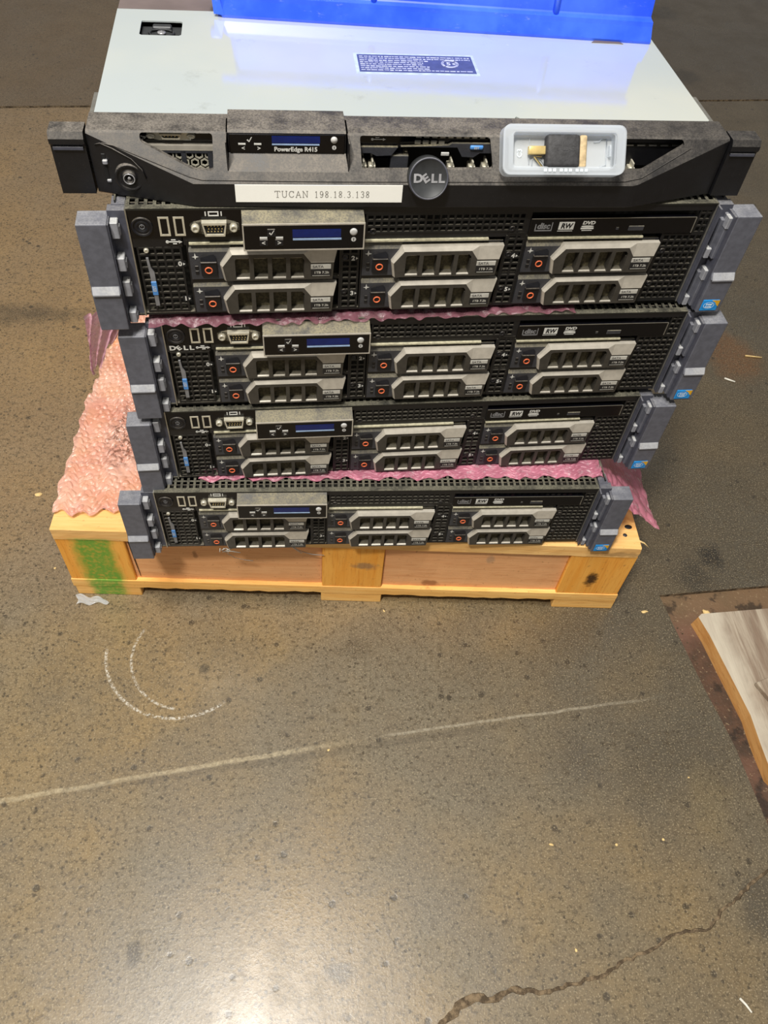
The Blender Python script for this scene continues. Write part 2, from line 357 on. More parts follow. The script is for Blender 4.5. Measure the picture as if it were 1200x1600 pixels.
# ---------------------------------------------------------------- mesh builder (millimetres in, metres out)
class MB:
    def __init__(s): s.v = []; s.f = []; s.mi = []; s.sm = []; s.cur = 0; s.smooth = False
    def add(s, vs, fs, mat=None, smooth=None):
        o = len(s.v); s.v += [tuple(x) for x in vs]
        for f in fs: s.f.append(tuple(i+o for i in f)); s.mi.append(s.cur if mat is None else mat); s.sm.append(s.smooth if smooth is None else smooth)
        return s
    def box(s, x0, x1, y0, y1, z0, z1, mat=None):
        vs = [(x, y, z) for z in (z0, z1) for y in (y0, y1) for x in (x0, x1)]
        return s.add(vs, [(0, 2, 3, 1), (4, 5, 7, 6), (0, 1, 5, 4), (2, 6, 7, 3), (0, 4, 6, 2), (1, 3, 7, 5)], mat)
    def rbox(s, x0, x1, y0, y1, z0, z1, r=0.6, seg=1, mat=None):
        bm = bmesh.new(); bmesh.ops.create_cube(bm, size=1)
        for v in bm.verts: v.co = Vector(((x0+x1)/2+v.co.x*(x1-x0), (y0+y1)/2+v.co.y*(y1-y0), (z0+z1)/2+v.co.z*(z1-z0)))
        r = min(r, 0.45*min(x1-x0, y1-y0, z1-z0))
        bmesh.ops.bevel(bm, geom=bm.edges[:], offset=r, segments=seg, affect='EDGES', profile=0.5)
        return s.frombm(bm, mat, seg > 1)
    def frombm(s, bm, mat=None, smooth=None):
        bm.verts.ensure_lookup_table(); bm.verts.index_update()
        s.add([v.co[:] for v in bm.verts], [[v.index for v in f.verts] for f in bm.faces], mat, smooth); bm.free(); return s
    def prism(s, loops, y0, y1, mat=None, plane='xz', bev=0):
        """extruded polygon; loops[0] outer, the rest holes; plane xz extrudes along y, plane xy along z"""
        bm = bmesh.new(); edges = []
        P = (lambda a, b, h: (a, h, b)) if plane == 'xz' else (lambda a, b, h: (a, b, h))
        for lp in loops:
            vs = [bm.verts.new(P(a, b, y0)) for a, b in lp]
            edges += [bm.edges.new((vs[i], vs[(i+1) % len(vs)])) for i in range(len(vs))]
        if len(loops) == 1: bm.faces.new(list(bm.verts))
        else: bmesh.ops.triangle_fill(bm, edges=edges, use_beauty=True)
        r = bmesh.ops.extrude_face_region(bm, geom=bm.faces[:])
        d = (0, y1-y0, 0) if plane == 'xz' else (0, 0, y1-y0)
        bmesh.ops.translate(bm, vec=d, verts=[e for e in r['geom'] if isinstance(e, bmesh.types.BMVert)])
        bmesh.ops.recalc_face_normals(bm, faces=bm.faces[:])
        if bev: bmesh.ops.bevel(bm, geom=[e for e in bm.edges if len(e.link_faces) == 2 and e.calc_face_angle(0) > 0.7], offset=bev, segments=1, affect='EDGES')
        return s.frombm(bm, mat)
    def lathe(s, cx, cz, prof, n=24, mat=None, smooth=True, closed=False, sx=1.0):
        """profile [(r, y)] turned about the y axis through (cx, cz)"""
        vs = []; fs = []
        for r, y in prof:
            for k in range(n):
                a = 2*PI*k/n; vs.append((cx+sx*r*math.cos(a), y, cz+r*math.sin(a)))
        m = len(prof)
        for i in range(m if closed else m-1):
            for k in range(n):
                a, b = i*n+k, i*n+(k+1) % n; c_, d = ((i+1) % m)*n+(k+1) % n, ((i+1) % m)*n+k
                fs.append((a, b, c_, d))
        if not closed:
            if prof[0][0] > 0: fs.append(tuple(range(n))[::-1])
            if prof[-1][0] > 0: fs.append(tuple((m-1)*n+k for k in range(n)))
        return s.add(vs, fs, mat, smooth)
    def ring(s, cx, cz, y, R, r, n=20, k=6, mat=None):
        return s.lathe(cx, cz, [(R+r*math.cos(2*PI*i/k), y+r*math.sin(2*PI*i/k)) for i in range(k)], n, mat, True, True)
    def tube(s, pts, r, n=6, mat=None):
        vs = []; fs = []; pts = [Vector(p) for p in pts]
        for i, p in enumerate(pts):
            d = (pts[min(i+1, len(pts)-1)]-pts[max(i-1, 0)]).normalized()
            a = d.orthogonal().normalized(); b = d.cross(a)
            rr = r[i] if isinstance(r, (list, tuple)) else r
            vs += [p+rr*(math.cos(2*PI*k/n)*a+math.sin(2*PI*k/n)*b) for k in range(n)]
        for i in range(len(pts)-1):
            for k in range(n): fs.append((i*n+k, i*n+(k+1) % n, (i+1)*n+(k+1) % n, (i+1)*n+k))
        fs.append(tuple(range(n))); fs.append(tuple((len(pts)-1)*n+k for k in range(n)))
        return s.add(vs, fs, mat, True)
    def mesh(s, name, mats):
        me = bpy.data.meshes.new(name)
        me.from_pydata([(a*MM, b*MM, c*MM) for a, b, c in s.v], [], s.f)
        for m in (mats if isinstance(mats, (list, tuple)) else [mats]): me.materials.append(MATS[m])
        me.polygons.foreach_set('material_index', s.mi); me.polygons.foreach_set('use_smooth', s.sm)
        me.update(); return me
    def build(s, name, mats, parent=None, loc=None):
        bm = bmesh.new(); me = s.mesh(name, mats)
        bm.from_mesh(me); bmesh.ops.recalc_face_normals(bm, faces=bm.faces[:]); bm.to_mesh(me); bm.free()
        return link(name, me, parent, loc)

def link(name, me, parent=None, loc=None):
    o = bpy.data.objects.new(name, me); COL.objects.link(o)
    if parent: o.parent = parent
    if loc: o.location = Vector(loc)*MM
    return o

def tag(o, label=None, cat=None, group=None, kind=None):
    if label: o['label'] = label
    if cat: o['category'] = cat
    if group: o['group'] = group
    if kind: o['kind'] = kind
    return o

def empty(name, loc=(0, 0, 0), rot=(0, 0, 0)):
    o = bpy.data.objects.new(name, None); COL.objects.link(o); o.location = Vector(loc)*MM; o.rotation_euler = rot
    o.empty_display_size = 0.02; return o

_fc = {}
def text_mesh(txt, size, bold=0.0, sx=1.0, shear=0.0, space=1.0):
    key = (txt, size, bold, sx, shear, space)
    if key not in _fc:
        cu = bpy.data.curves.new('lettering', 'FONT'); cu.body = txt; cu.size = size; cu.offset = bold; cu.shear = shear
        cu.align_x = 'CENTER'; cu.align_y = 'CENTER'; cu.resolution_u = 3; cu.space_character = space
        ob = bpy.data.objects.new('lettering', cu); me = ob.to_mesh()
        _fc[key] = ([(v.co.x*sx, v.co.y) for v in me.vertices], [tuple(p.vertices) for p in me.polygons])
        ob.to_mesh_clear(); bpy.data.objects.remove(ob); bpy.data.curves.remove(cu)
    return _fc[key]
def put_text(mb, txt, size, x, z, y, bold=0.0, sx=1.0, shear=0.0, mat=None, plane=None, space=1.0):
    vs, fs = text_mesh(txt, size, bold, sx, shear, space)
    if plane: mb.add([plane(x+a, z+b) for a, b in vs], fs, mat)
    else: mb.add([(x+a, y, z+b) for a, b in vs], [f for f in fs], mat)

# ---------------------------------------------------------------- the floor
def make_floor():
    OUT = [(-3500, -2200), (3800, -2200), (3800, 5200), (-3500, 5200)]
    patch = [(345.5, 8.5), (352, -40), (362.5, -111.3), (370, -150), (375.1, -180.7), (380.9, -259.1), (387, -335), (900, -350), (900, 32), (485.9, 18.7)]
    ck = [(-150, -520), (-60, -462), (-10, -430), (37.3, -404.5), (52.4, -392.5), (67.0, -386.8), (83.2, -390.1), (101.3, -382.6), (128.8, -386.6), (158.4, -381.6), (182.3, -377.6), (208.4, -366.7),
          (234.2, -359.1), (254.9, -349.9), (273.8, -347.3), (292.3, -346.7), (306.1, -333.1), (325.1, -323.2), (349.7, -307.7), (365.4, -299.9), (378, -296)]
    rnd = random.Random(3); pts = []
    for i in range(len(ck)-1):
        (x0, y0), (x1, y1) = ck[i], ck[i+1]; n = max(2, int(math.hypot(x1-x0, y1-y0)/4))
        for k in range(n): pts.append((x0+(x1-x0)*k/n+rnd.uniform(-.7, .7), y0+(y1-y0)*k/n+rnd.uniform(-1.0, 1.0)))
    pts.append(ck[-1])
    wfun = lambda x: 1.7+2.2*math.exp(-((x-55)/28)**2)+1.0*math.exp(-((x-110)/30)**2)
    upv = []; dn = []
    for i, (x, y) in enumerate(pts):
        a = pts[max(0, i-1)]; b = pts[min(len(pts)-1, i+1)]; L = math.hypot(b[0]-a[0], b[1]-a[1]); nx, ny = -(b[1]-a[1])/L, (b[0]-a[0])/L
        w1 = (wfun(x)*rnd.uniform(.4, 1.3)) if 0 < i < len(pts)-1 else 0.3; w2 = (wfun(x)*rnd.uniform(.4, 1.3)) if 0 < i < len(pts)-1 else 0.3
        upv.append((x+nx*w1, y+ny*w1)); dn.append((x-nx*w2, y-ny*w2))
    crack = upv+dn[::-1]
    jy = lambda x: 1200+0.0952*x
    joint = [(-3300, jy(-3300)-4), (3600, jy(3600)-4), (3600, jy(3600)+4), (-3300, jy(-3300)+4)]
    bm = bmesh.new(); E = []; rings = []
    for lp in (OUT, patch, crack, joint):
        vs = [bm.verts.new((a, b, 0)) for a, b in lp]; rings.append(vs)
        E += [bm.edges.new((vs[i], vs[(i+1) % len(vs)])) for i in range(len(vs))]
    bmesh.ops.triangle_fill(bm, edges=E, use_beauty=True, normal=(0, 0, 1))
    for vs, depth in ((rings[1], 5), (rings[2], 2.2), (rings[3], 8)):
        lo = [bm.verts.new((v.co.x, v.co.y, -depth)) for v in vs]; n = len(vs)
        for i in range(n):
            f = bm.faces.new((vs[i], vs[(i+1) % n], lo[(i+1) % n], lo[i])); f.material_index = 1
    mb = MB(); bm.verts.index_update()
    mb.v = [v.co[:] for v in bm.verts]
    for f in bm.faces: mb.f.append(tuple(v.index for v in f.verts)); mb.mi.append(f.material_index); mb.sm.append(False)
    bm.free()
    # joint bed and crack bed
    mb.add([(-3500, jy(-3500)-30, -8), (3800, jy(3800)-30, -8), (3800, jy(3800)+30, -8), (-3500, jy(-3500)+30, -8)], [(0, 1, 2, 3)], 1)
    mb.add([(-200, -560, -2), (390, -560, -2), (390, -280, -2), (-200, -280, -2)], [(0, 1, 2, 3)], 1)
    o = mb.build('floor', ['floor', 'crack']); tag(o, kind='structure')
    mb = MB(); mb.add([(x, y, -5) for x, y in patch], [tuple(range(len(patch)))])
    mb.add([(x, y, -6.5) for x, y in patch], [tuple(range(len(patch)))])
    p = mb.build('floor_patch', 'patch', o)
    # loose grit along the patch edge
    g = MB(); rnd = random.Random(5)
    for i in range(90):
        tt = rnd.random(); x = 346+36*tt+rnd.uniform(-2, 10); y = 8-300*tt; s_ = rnd.uniform(.4, 1.3)
        g.rbox(x, x+s_*1.4, y, y+s_, -5, -5+s_, .2)
    tag(g.build('grit', 'crack', o), kind='stuff')
make_floor()

# ---------------------------------------------------------------- 2U server
def grille(mb, x0, x1, z0, z1, pitch=5.2, bar=1.5, y=0.0, th=1.5):
    nx = max(1, round((x1-x0-bar)/pitch)); nz = max(1, round((z1-z0-bar)/pitch))
    px = (x1-x0-bar)/nx; pz = (z1-z0-bar)/nz
    for i in range(nx+1): mb.box(x0+i*px, x0+i*px+bar, y+0.05, y+th, z0, z1)
    for j in range(nz+1): mb.box(x0, x1, y, y+th-0.1, z0+j*pz, z0+j*pz+bar)

def usb(mb, cx, cz, w=7.0, h=14.2):
    x0, x1, z0, z1 = cx-w/2, cx+w/2, cz-h/2, cz+h/2
    mb.prism([[(x0, z0), (x1, z0), (x1, z1), (x0, z1)], [(x0+1.3, z0+1.3), (x1-1.3, z0+1.3), (x1-1.3, z1-1.3), (x0+1.3, z1-1.3)]], -1.0, 6, 0)
    mb.box(x0+.9, x1-.9, 5, 6, z0+.9, z1-.9, 1); mb.box(x0+1.4, x0+3.0, -0.4, 5, z0+2.2, z1-2.2, 0)
    for k in (-1, 1): mb.box(cx+.8, cx+2.4, -.3, .6, cz+k*3.6-1, cz+k*3.6+1, 0)

def vga(mb, cx, cz, w=16.5, h=10):
    a = [(cx-w/2, cz+h/2), (cx+w/2, cz+h/2), (cx+w/2-1.6, cz-h/2), (cx-w/2+1.6, cz-h/2)]
    b = [(cx-w/2+1.2, cz+h/2-1.6), (cx+w/2-1.2, cz+h/2-1.6), (cx+w/2-2.6, cz-h/2+1.2), (cx-w/2+2.6, cz-h/2+1.2)]
    mb.prism([[(cx-w/2-8, cz+2.6), (cx-w/2-5, cz+4), (cx-w/2, cz+5.4), (cx+w/2, cz+5.4), (cx+w/2+5, cz+4), (cx+w/2+8, cz+2.6), (cx+w/2+8, cz-2.6), (cx+w/2+5, cz-4), (cx+w/2, cz-5.6), (cx-w/2, cz-5.6), (cx-w/2-5, cz-4), (cx-w/2-8, cz-2.6)]], -0.6, .4, 0)
    mb.prism([a, b], -4.5, 0, 0)
    mb.prism([b], -3.0, -0.7, 1)
    for r in range(3):
        for k in range(5): mb.lathe(cx-4.4+k*2.2+(0.5 if r == 1 else 0), cz+2-2*r, [(.45, -3.2), (.45, -3.0)], 6, 2, False)
    for k in (-1, 1):
        mb.lathe(cx+k*12.7, cz, [(2.9, -.6), (2.7, -3.6), (1.7, -4.2), (1.3, -3.2), (0.01, -3.2)], 12, 0)

def make_server():
    root = empty('rack_server')
    # chassis shell: top with vent rows, sides, floor, rear, dark bulkhead
    mb = MB()
    mb.box(-216, 216, 24, 650, 85.6, 86.5); mb.box(-216, 216, 0.5, 650, 0, 1.0)
    mb.box(-217, -216, 10, 650, 0, 86.5); mb.box(216, 217, 10, 650, 0, 86.5); mb.box(-216, 216, 649, 650, 1, 85.6)
    mb.build('chassis', 'steel_dark', root)
    mb = MB(); mb.box(-209, 207.5, -0.8, 3.2, 85.2, 86.5)
    n = 72
    for j, yy in enumerate((3.2, 8.4, 13.6, 18.8)):
        mb.box(-209, 207.5, yy+(3.4 if j else 0)-(0 if j else .2), yy+5.2 if j else yy+1.2, 85.5, 86.45)
    for i in range(n+1):
        x = -209+i*(414.5/n); mb.box(x, x+2.2, 3, 24, 85.45, 86.4)
    mb.box(-209, 207.5, 21.5, 24.2, 85.5, 86.5)
    mb.build('vented_lip', 'steel_dark', root)
    for xx in (-209.9, 207.2):
        mb = MB(); mb.box(xx, xx+.9, -0.8, 10, 0, 86.4); mb.build('edge_strip', 'edge_steel', root)
    mb = MB(); mb.box(-208.5, 207, 9, 10, 1, 85); mb.build('bulkhead', 'cavity', root)
    # frame webs around the bays
    mb = MB()
    mb.box(-209, 207.5, -.3, 4, 80.6, 85.3); mb.box(-209, 207.5, 0, 4, 0.4, 2.2)
    mb.box(-172.5, -139, 0, 4, 28, 30.6); mb.box(-51, 172, 0.6, 4, 28, 30.6); mb.box(-139, -66, 0.6, 4, 28, 30.6)
    for x in (-173.6, -67.6, -52.2, 53, 68.2, 173.2): mb.box(x, x+1.1, 0, 8, 1, 62)
    mb.box(-175, -51, 0.1, 4, 58.5, 66); mb.box(-51, 66, .4, 4, 61, 65.2); mb.box(-209, -176, .3, 3, 57, 66); mb.box(64, 69, .2, 4, 58, 85)
    mb.build('front_frame', 'black_plastic', root)
    mb = MB(); mb.rbox(-208.6, -134, -0.6, 4, 64.6, 85.4, .3); mb.build('port_panel', 'black_gloss', root)
    # grilles
    for g in ((-207, -177, 3, 57), (-50, 66, 65, 80.6), (-66.4, -53.2, 1.5, 60), (54.2, 68, 1.5, 64.6), (174.2, 207, 2, 61.5), (196.5, 207, 61.5, 84)):
        mb = MB(); grille(mb, *g); mb.build('grille', 'grille_black', root)
    # ports and buttons
    mb = MB(); mb.lathe(-200.4, 73.4, [(7.2, -.6), (7.0, -1.6), (6.0, -1.9), (5.4, -.9), (5.0, -.7), (4.2, -1.5), (3.4, -1.6), (3.0, -1.0), (0.01, -1.0)], 28); b = mb.build('power_button', 'button_black', root)
    mb = MB(); mb.ring(-200.4, 73.4, -1.1, 1.6, .25, 14, 4); mb.box(-200.6, -200.2, -1.4, -1.0, 73.6, 75.4); mb.build('power_mark', 'print_grey', b)
    for cx in (-186.0, -176.1):
        mb = MB(); usb(mb, cx, 73.3); mb.build('usb_port', ['zinc', 'cavity_black', 'print_grey'], root)
    mb = MB(); vga(mb, -153, 72.6); mb.build('video_port', ['zinc', 'cavity_black', 'gold'], root)
    # service tag tab
    mb = MB(); mb.prism([[(-201.6, 50), (-200.0, 50), (-199.4, 42), (-197.6, 38), (-197.9, 10), (-200.6, 10), (-201.0, 38)]], -2.2, -1.0)
    tb = mb.build('pull_tab', 'print_grey', root)
    mb = MB(); mb.rbox(-201.2, -197.4, -2.8, -2.0, 19.5, 31, .3); mb.build('blue_grip', 'blue_tag', tb)
    mb = MB(); put_text(mb, 'EST', 3.2, 0, 0, 0, 0.05); mb.v = [(-199.3-z, -2.9, 25.3+x) for x, y, z in mb.v]; mb.build('lettering', 'print_white', tb)
    mb = MB(); mb.lathe(-200.6, 55, [(1.9, 0), (1.7, -1.4), (.9, -1.8), (.5, -1.2), (.01, -1.2)], 12); mb.build('screw', 'zinc', root)
    for x, z in ((-63.4, 46.5), (-63.4, 17), (57.8, 46.5), (57.8, 16.5), (178.4, 47), (178.4, 17.5), (-44.5, 67), (56.5, 67.6)):
        mb = MB(); mb.lathe(x, z, [(2.3, .6), (2.2, -.5), (1.2, -.7), (.9, .1), (.01, .1)], 12); mb.build('status_light', 'button_black', root)
    # printed marks
    mb = MB()
    for tx, x, z in (('0', -179, 43.6), ('1', -178.6, 14.1), ('2', -57.2, 45.5), ('3', -57.0, 15.2), ('4', 62, 45.1), ('5', 62.5, 15.3)):
        mb.box(x-2.4, x+3.4, -.15, 0.3, z-2.2, z+2.2, 1)
        put_text(mb, tx, 5.0, x-.4, z, -0.3, 0.22); mb.add([(x+1.6, -.3, z+1.1), (x+1.6, -.3, z-1.1), (x+3.2, -.3, z)], [(0, 1, 2)])
    # usb symbol, monitor symbol
    z = 61.6
    mb.box(-186, -177, -.9, -.6, z-.35, z+.35); mb.lathe(-185.6, z, [(1.1, -.9), (1.1, -.6)], 10, None, False)
    mb.box(-183, -180, -.9, -.6, z+1.2, z+1.8); mb.box(-182, -179.4, -.9, -.6, z-1.8, z-1.2); mb.add([(-178, -.9, z+1.3), (-178, -.9, z-1.3), (-175.6, -.9, z)], [(0, 1, 2)])
    mb.prism([[(-156.5, 80.6), (-149.5, 80.6), (-149.5, 84), (-156.5, 84)], [(-155.7, 81.3), (-150.3, 81.3), (-150.3, 83.3), (-155.7, 83.3)]], -.9, -.6)
    mb.box(-158.6, -157.8, -.9, -.6, 80.8, 83.8); mb.box(-148.2, -147.4, -.9, -.6, 80.8, 83.8)
    mb.build('printed_mark', ['print_white', 'cavity_black'], root)
    # cream ledges above the upper carriers
    for x0, x1 in ((-171.5, -134), (-50, 40), (69.5, 158)):
        mb = MB(); mb.box(x0, x1, -1.6, 2, 59.4, 60.7); mb.build('ledge', 'ledge_cream', root)
    # control display
    mb = MB()
    X0, X1 = -133.6, -53.2
    mb.prism([[(X0, 62.6), (X1, 62.6), (X1, 81.4), (X0, 81.4)]], -12, -11.2, 0, bev=.0)
    prof = [(X0, 62.6), (X1, 62.6), (X1, 81.4), (X0, 81.4)]
    mb2 = MB(); mb2.prism([[(X0-.9, 61.8), (X1+.9, 61.8), (X1+.9, 84.6), (X0-.9, 84.6)]], -2, 0)
    vs = [(X0-.9, 0, 61.6), (X1+.9, 0, 61.6), (X1+.9, 0, 84.8), (X0-.9, 0, 84.8), (X0-.9, -12.2, 61.6), (X1+.9, -12.2, 61.6), (X1+.9, -12.2, 81.4), (X0-.9, -12.2, 81.4)]
    md = MB(); md.add(vs, [(4, 7, 3, 0), (1, 2, 6, 5), (7, 6, 2, 3), (0, 1, 5, 4), (0, 3, 2, 1)])
    dis = md.build('control_display', 'carrier_dark', root)
    mb = MB(); mb.rbox(X0, X1, -12.9, -12, 62.6, 80.6, .3); mb.build('display_face', 'black_gloss', dis)
    mb = MB(); mb.prism([[(X0-1.0, 61.5), (X1+1.0, 61.5), (X1+1.0, 81.7), (X0-1.0, 81.7)], [(X0-.1, 62.5), (X1+.1, 62.5), (X1+.1, 80.7), (X0-.1, 80.7)]], -12.9, -12); mb.build('display_rim', 'handle_silver', dis)
    mb = MB(); mb.box(-101.4, -68.6, -13.1, -12.6, 71.6, 77.6); mb.build('screen', 'lcd_blue', dis)
    mb = MB(); mb.box(-101.2, -68.2, -13.2, -12.6, 69.6, 70.9); mb.build('screen_strip', 'lcd_strip', dis)
    mb = MB()
    mb.rbox(-118.2, -112.8, -13.6, -12.6, 72.6, 78.4, .3); mb.rbox(-123.6, -118.0, -13.6, -12.6, 65.6, 70.6, .3)
    mb.rbox(-113.2, -107.6, -13.6, -12.6, 65.6, 70.6, .3); mb.build('button', 'button_black', dis)
    mb = MB(); mb.box(-123.4, -118.4, -13.3, -12.8, 71.0, 72.3); mb.box(-112.6, -107.8, -13.3, -12.8, 71.0, 72.3)
    put_text(mb, '<', 4.5, -121, 68, -13.75, .1); put_text(mb, '>', 4.5, -110.4, 68, -13.75, .1)
    mb.add([(-117.2, -13.75, 75.4), (-116.4, -13.75, 76.2), (-115.9, -13.75, 74.2), (-115.9, -13.75, 75.4)], [(0, 2, 3, 1)])
    mb.add([(-116.2, -13.75, 74.2), (-115.5, -13.75, 74.2), (-113.4, -13.75, 77.6), (-114.0, -13.75, 77.6)], [(0, 1, 2, 3)])
    mb.build('button_mark', 'print_white', dis)
    mb = MB(); mb.lathe(-60, 75.4, [(2.7, -12.8), (2.5, -13.6), (1.4, -13.9), (.01, -13.9)], 20); mb.lathe(-59.8, 69.6, [(1.7, -12.9), (1.7, -13.1)], 16, None, False); mb.build('indicator_button', 'indicator', dis)
    mb = MB(); put_text(mb, 'i', 2.6, -59.8, 69.6, -13.2, .12); mb.build('lettering', 'cavity_black', dis)
    # optical drive
    mb = MB(); mb.rbox(68.8, 194.6, -1.2, 4, 62.4, 76.0, .4); od = mb.build('optical_drive', 'black_gloss', root)
    mb = MB(); mb.rbox(144, 156, -1.9, -1, 65.6, 69.6, .4); mb.rbox(134.6, 136.6, -1.5, -1, 66.4, 68.4, .1); mb.build('eject_button', 'carrier_dark', od)
    mb = MB(); mb.box(194.2, 194.9, -1.6, -1, 63.2, 75.6); mb.box(69, 194.6, -1.35, -1, 75.6, 76.1); mb.build('tray_edge', 'edge_steel', od)
    mb = MB()
    put_text(mb, 'disc', 6.4, 78.8, 70.0, -1.35, .28, 0.95, .15, mat=1)
    mb.box(72.6, 85.2, -1.3, -1.15, 66.0, 66.9, 1); mb.box(72.6, 73.4, -1.3, -1.15, 66.0, 71.6, 1); mb.box(84.8, 85.5, -1.3, -1.15, 66.0, 73, 1)
    mb.box(90.3, 101.8, -1.3, -1.2, 67.0, 73.2, 0); put_text(mb, 'RW', 5.6, 96.0, 69.9, -1.45, .22, .9, .15, mat=2); mb.box(90, 101.4, -1.3, -1.2, 65.7, 66.1, 0)
    put_text(mb, 'DVD', 3.6, 112.6, 72.2, -1.35, .2, 1.25, .1, mat=0)
    mb.lathe(112.2, 69.4, [(4.8, -1.3), (4.8, -1.25)], 20, 0, False); mb.v[-40:] = [(x, y, 69.4+(z-69.4)*.16) for x, y, z in mb.v[-40:]]
    mb.box(107.4, 117.2, -1.35, -1.25, 67.2, 68.4, 0); mb.box(108.4, 116.2, -1.35, -1.25, 65.9, 66.4, 0)
    mb.build('logo_print', ['print_white', 'print_grey', 'cavity_black'], od)
    # drive carriers
    proto = None
    for cx in (-172.5, -51.0, 69.5):
        for cz in (31.0, 2.2):
            if proto is None: proto = make_carrier(root); c = proto; c.location = Vector((cx, 0, cz))*MM
            else:
                c = copy_tree(proto, root); c.location = Vector((cx, 0, cz))*MM
    # rack latches
    for s in (-1, 1):
        X = lambda a, b: (min(s*a, s*b), max(s*a, s*b))
        mb = MB()
        z0, z1 = -3.2, 81
        sec = [(-10, z1), (-10, 33.2), (-13.2, 28.2), (-12, 27.6), (-12, z0), (7, z0), (7, z1)]
        a, b = X(221.3, 241)
        bm = bmesh.new(); f1 = [bm.verts.new((a, y, z)) for y, z in sec]; f2 = [bm.verts.new((b, y, z)) for y, z in sec]
        bm.faces.new(f1[::-1]); bm.faces.new(f2)
        for i in range(len(sec)): bm.faces.new((f1[i], f1[(i+1) % len(sec)], f2[(i+1) % len(sec)], f2[i]))
        bmesh.ops.recalc_face_normals(bm, faces=bm.faces[:])
        ee = [e for e in bm.edges if e.calc_face_angle(0) > .5]
        bmesh.ops.bevel(bm, geom=ee, offset=.7, segments=2, affect='EDGES', profile=.5)
        mb.frombm(bm, None, False)
        lt = mb.build('rack_latch', 'latch_grey', root)
        mb = MB(); a, b = X(222.2, 240.2)
        mb.add([(a, -10.25, 33.4), (b, -10.25, 33.4), (b, -13.5, 28.4), (a, -13.5, 28.4)], [(0, 1, 2, 3)]); mb.box(a, b, -13.4, -12.9, 27.4, 28.5)
        mb.build('thumb_ridge', 'latch_clip', lt)
        mb = MB(); a, b = X(209.9, 221.5); mb.box(a, b, 1.5, 9, z0+2, 84); a, b = X(210, 219); mb.box(a, b, 8, 20, 1, 84.4)
        if s < 0:
            mb.box(-221.5, -220.6, -9, 2, z0+1, 80)
        else:
            mb.box(208.6, 210, -5, 2, 0, 84); mb.box(219.4, 221.5, -9.5, 2, z0+1, 80.5)
        mb.build('latch_frame', 'latch_dark', lt)
        if s < 0:
            for q0, q1, d in ((67, 79, 5), (42.5, 53, 6.5), (20.5, 33, 5), (-2, 7.6, 6)):
                mb = MB(); mb.rbox(-220.3, -215.2, -d, 2, q0, q1, .5, 1); mb.rbox(-218, -214.6, -d+2.5, 2, q0+1, q1-4, .4); mb.build('clip', 'latch_clip', lt)
        else:
            for q0, q1 in ((43, 78), (-1, 33)):
                mb = MB(); mb.rbox(217.2, 220.2, -6.5, 2, q0, q1, .6, 1); mb.rbox(214.6, 217.5, -2.5, 2, q0+2, q1-4, .4); mb.build('ridge', 'latch_grey', lt)
                mb = MB(); mb.rbox(216.9, 220.6, -7.2, -1, q1-9, q1+.4, .5); mb.build('clip', 'latch_clip', lt)
                mb = MB(); mb.rbox(212, 216, -4.5, 2, q0-.5, q0+8, .5); mb.build('clip', 'latch_clip', lt)
            bd = MB(); bd.rbox(223.6, 237.6, -12.7, -11.8, -1.0, 9.2, .3, 1, 0)
            bd.add([(230.6, -12.8, 9.2), (237.7, -12.8, 9.2), (237.7, -12.8, 3.0)], [(0, 1, 2)], 1)
            bd.lathe(229.8, 4.2, [(5.2, -12.85), (5.2, -12.8)], 24, 0, False); bd.v[-48:] = [(229.8+(x-229.8)*1.08, y, 4.2+(z-4.2)*.82) for x, y, z in bd.v[-48:]]
            rg = MB(); rg.ring(0, 0, -12.95, 1, .04, 28, 4); bd.add([(229.4+x*4.3, y, 4.4+z*2.9) for x, y, z in rg.v], rg.f, 2, False)
            put_text(bd, 'intel', 3.0, 229.4, 5.4, -13.0, .1, mat=2); put_text(bd, 'inside', 2.2, 229.4, 3.0, -13.0, .08, mat=2)
            bd.build('processor_badge', ['badge_blue', 'badge_yellow', 'badge_white'], lt)
    return root

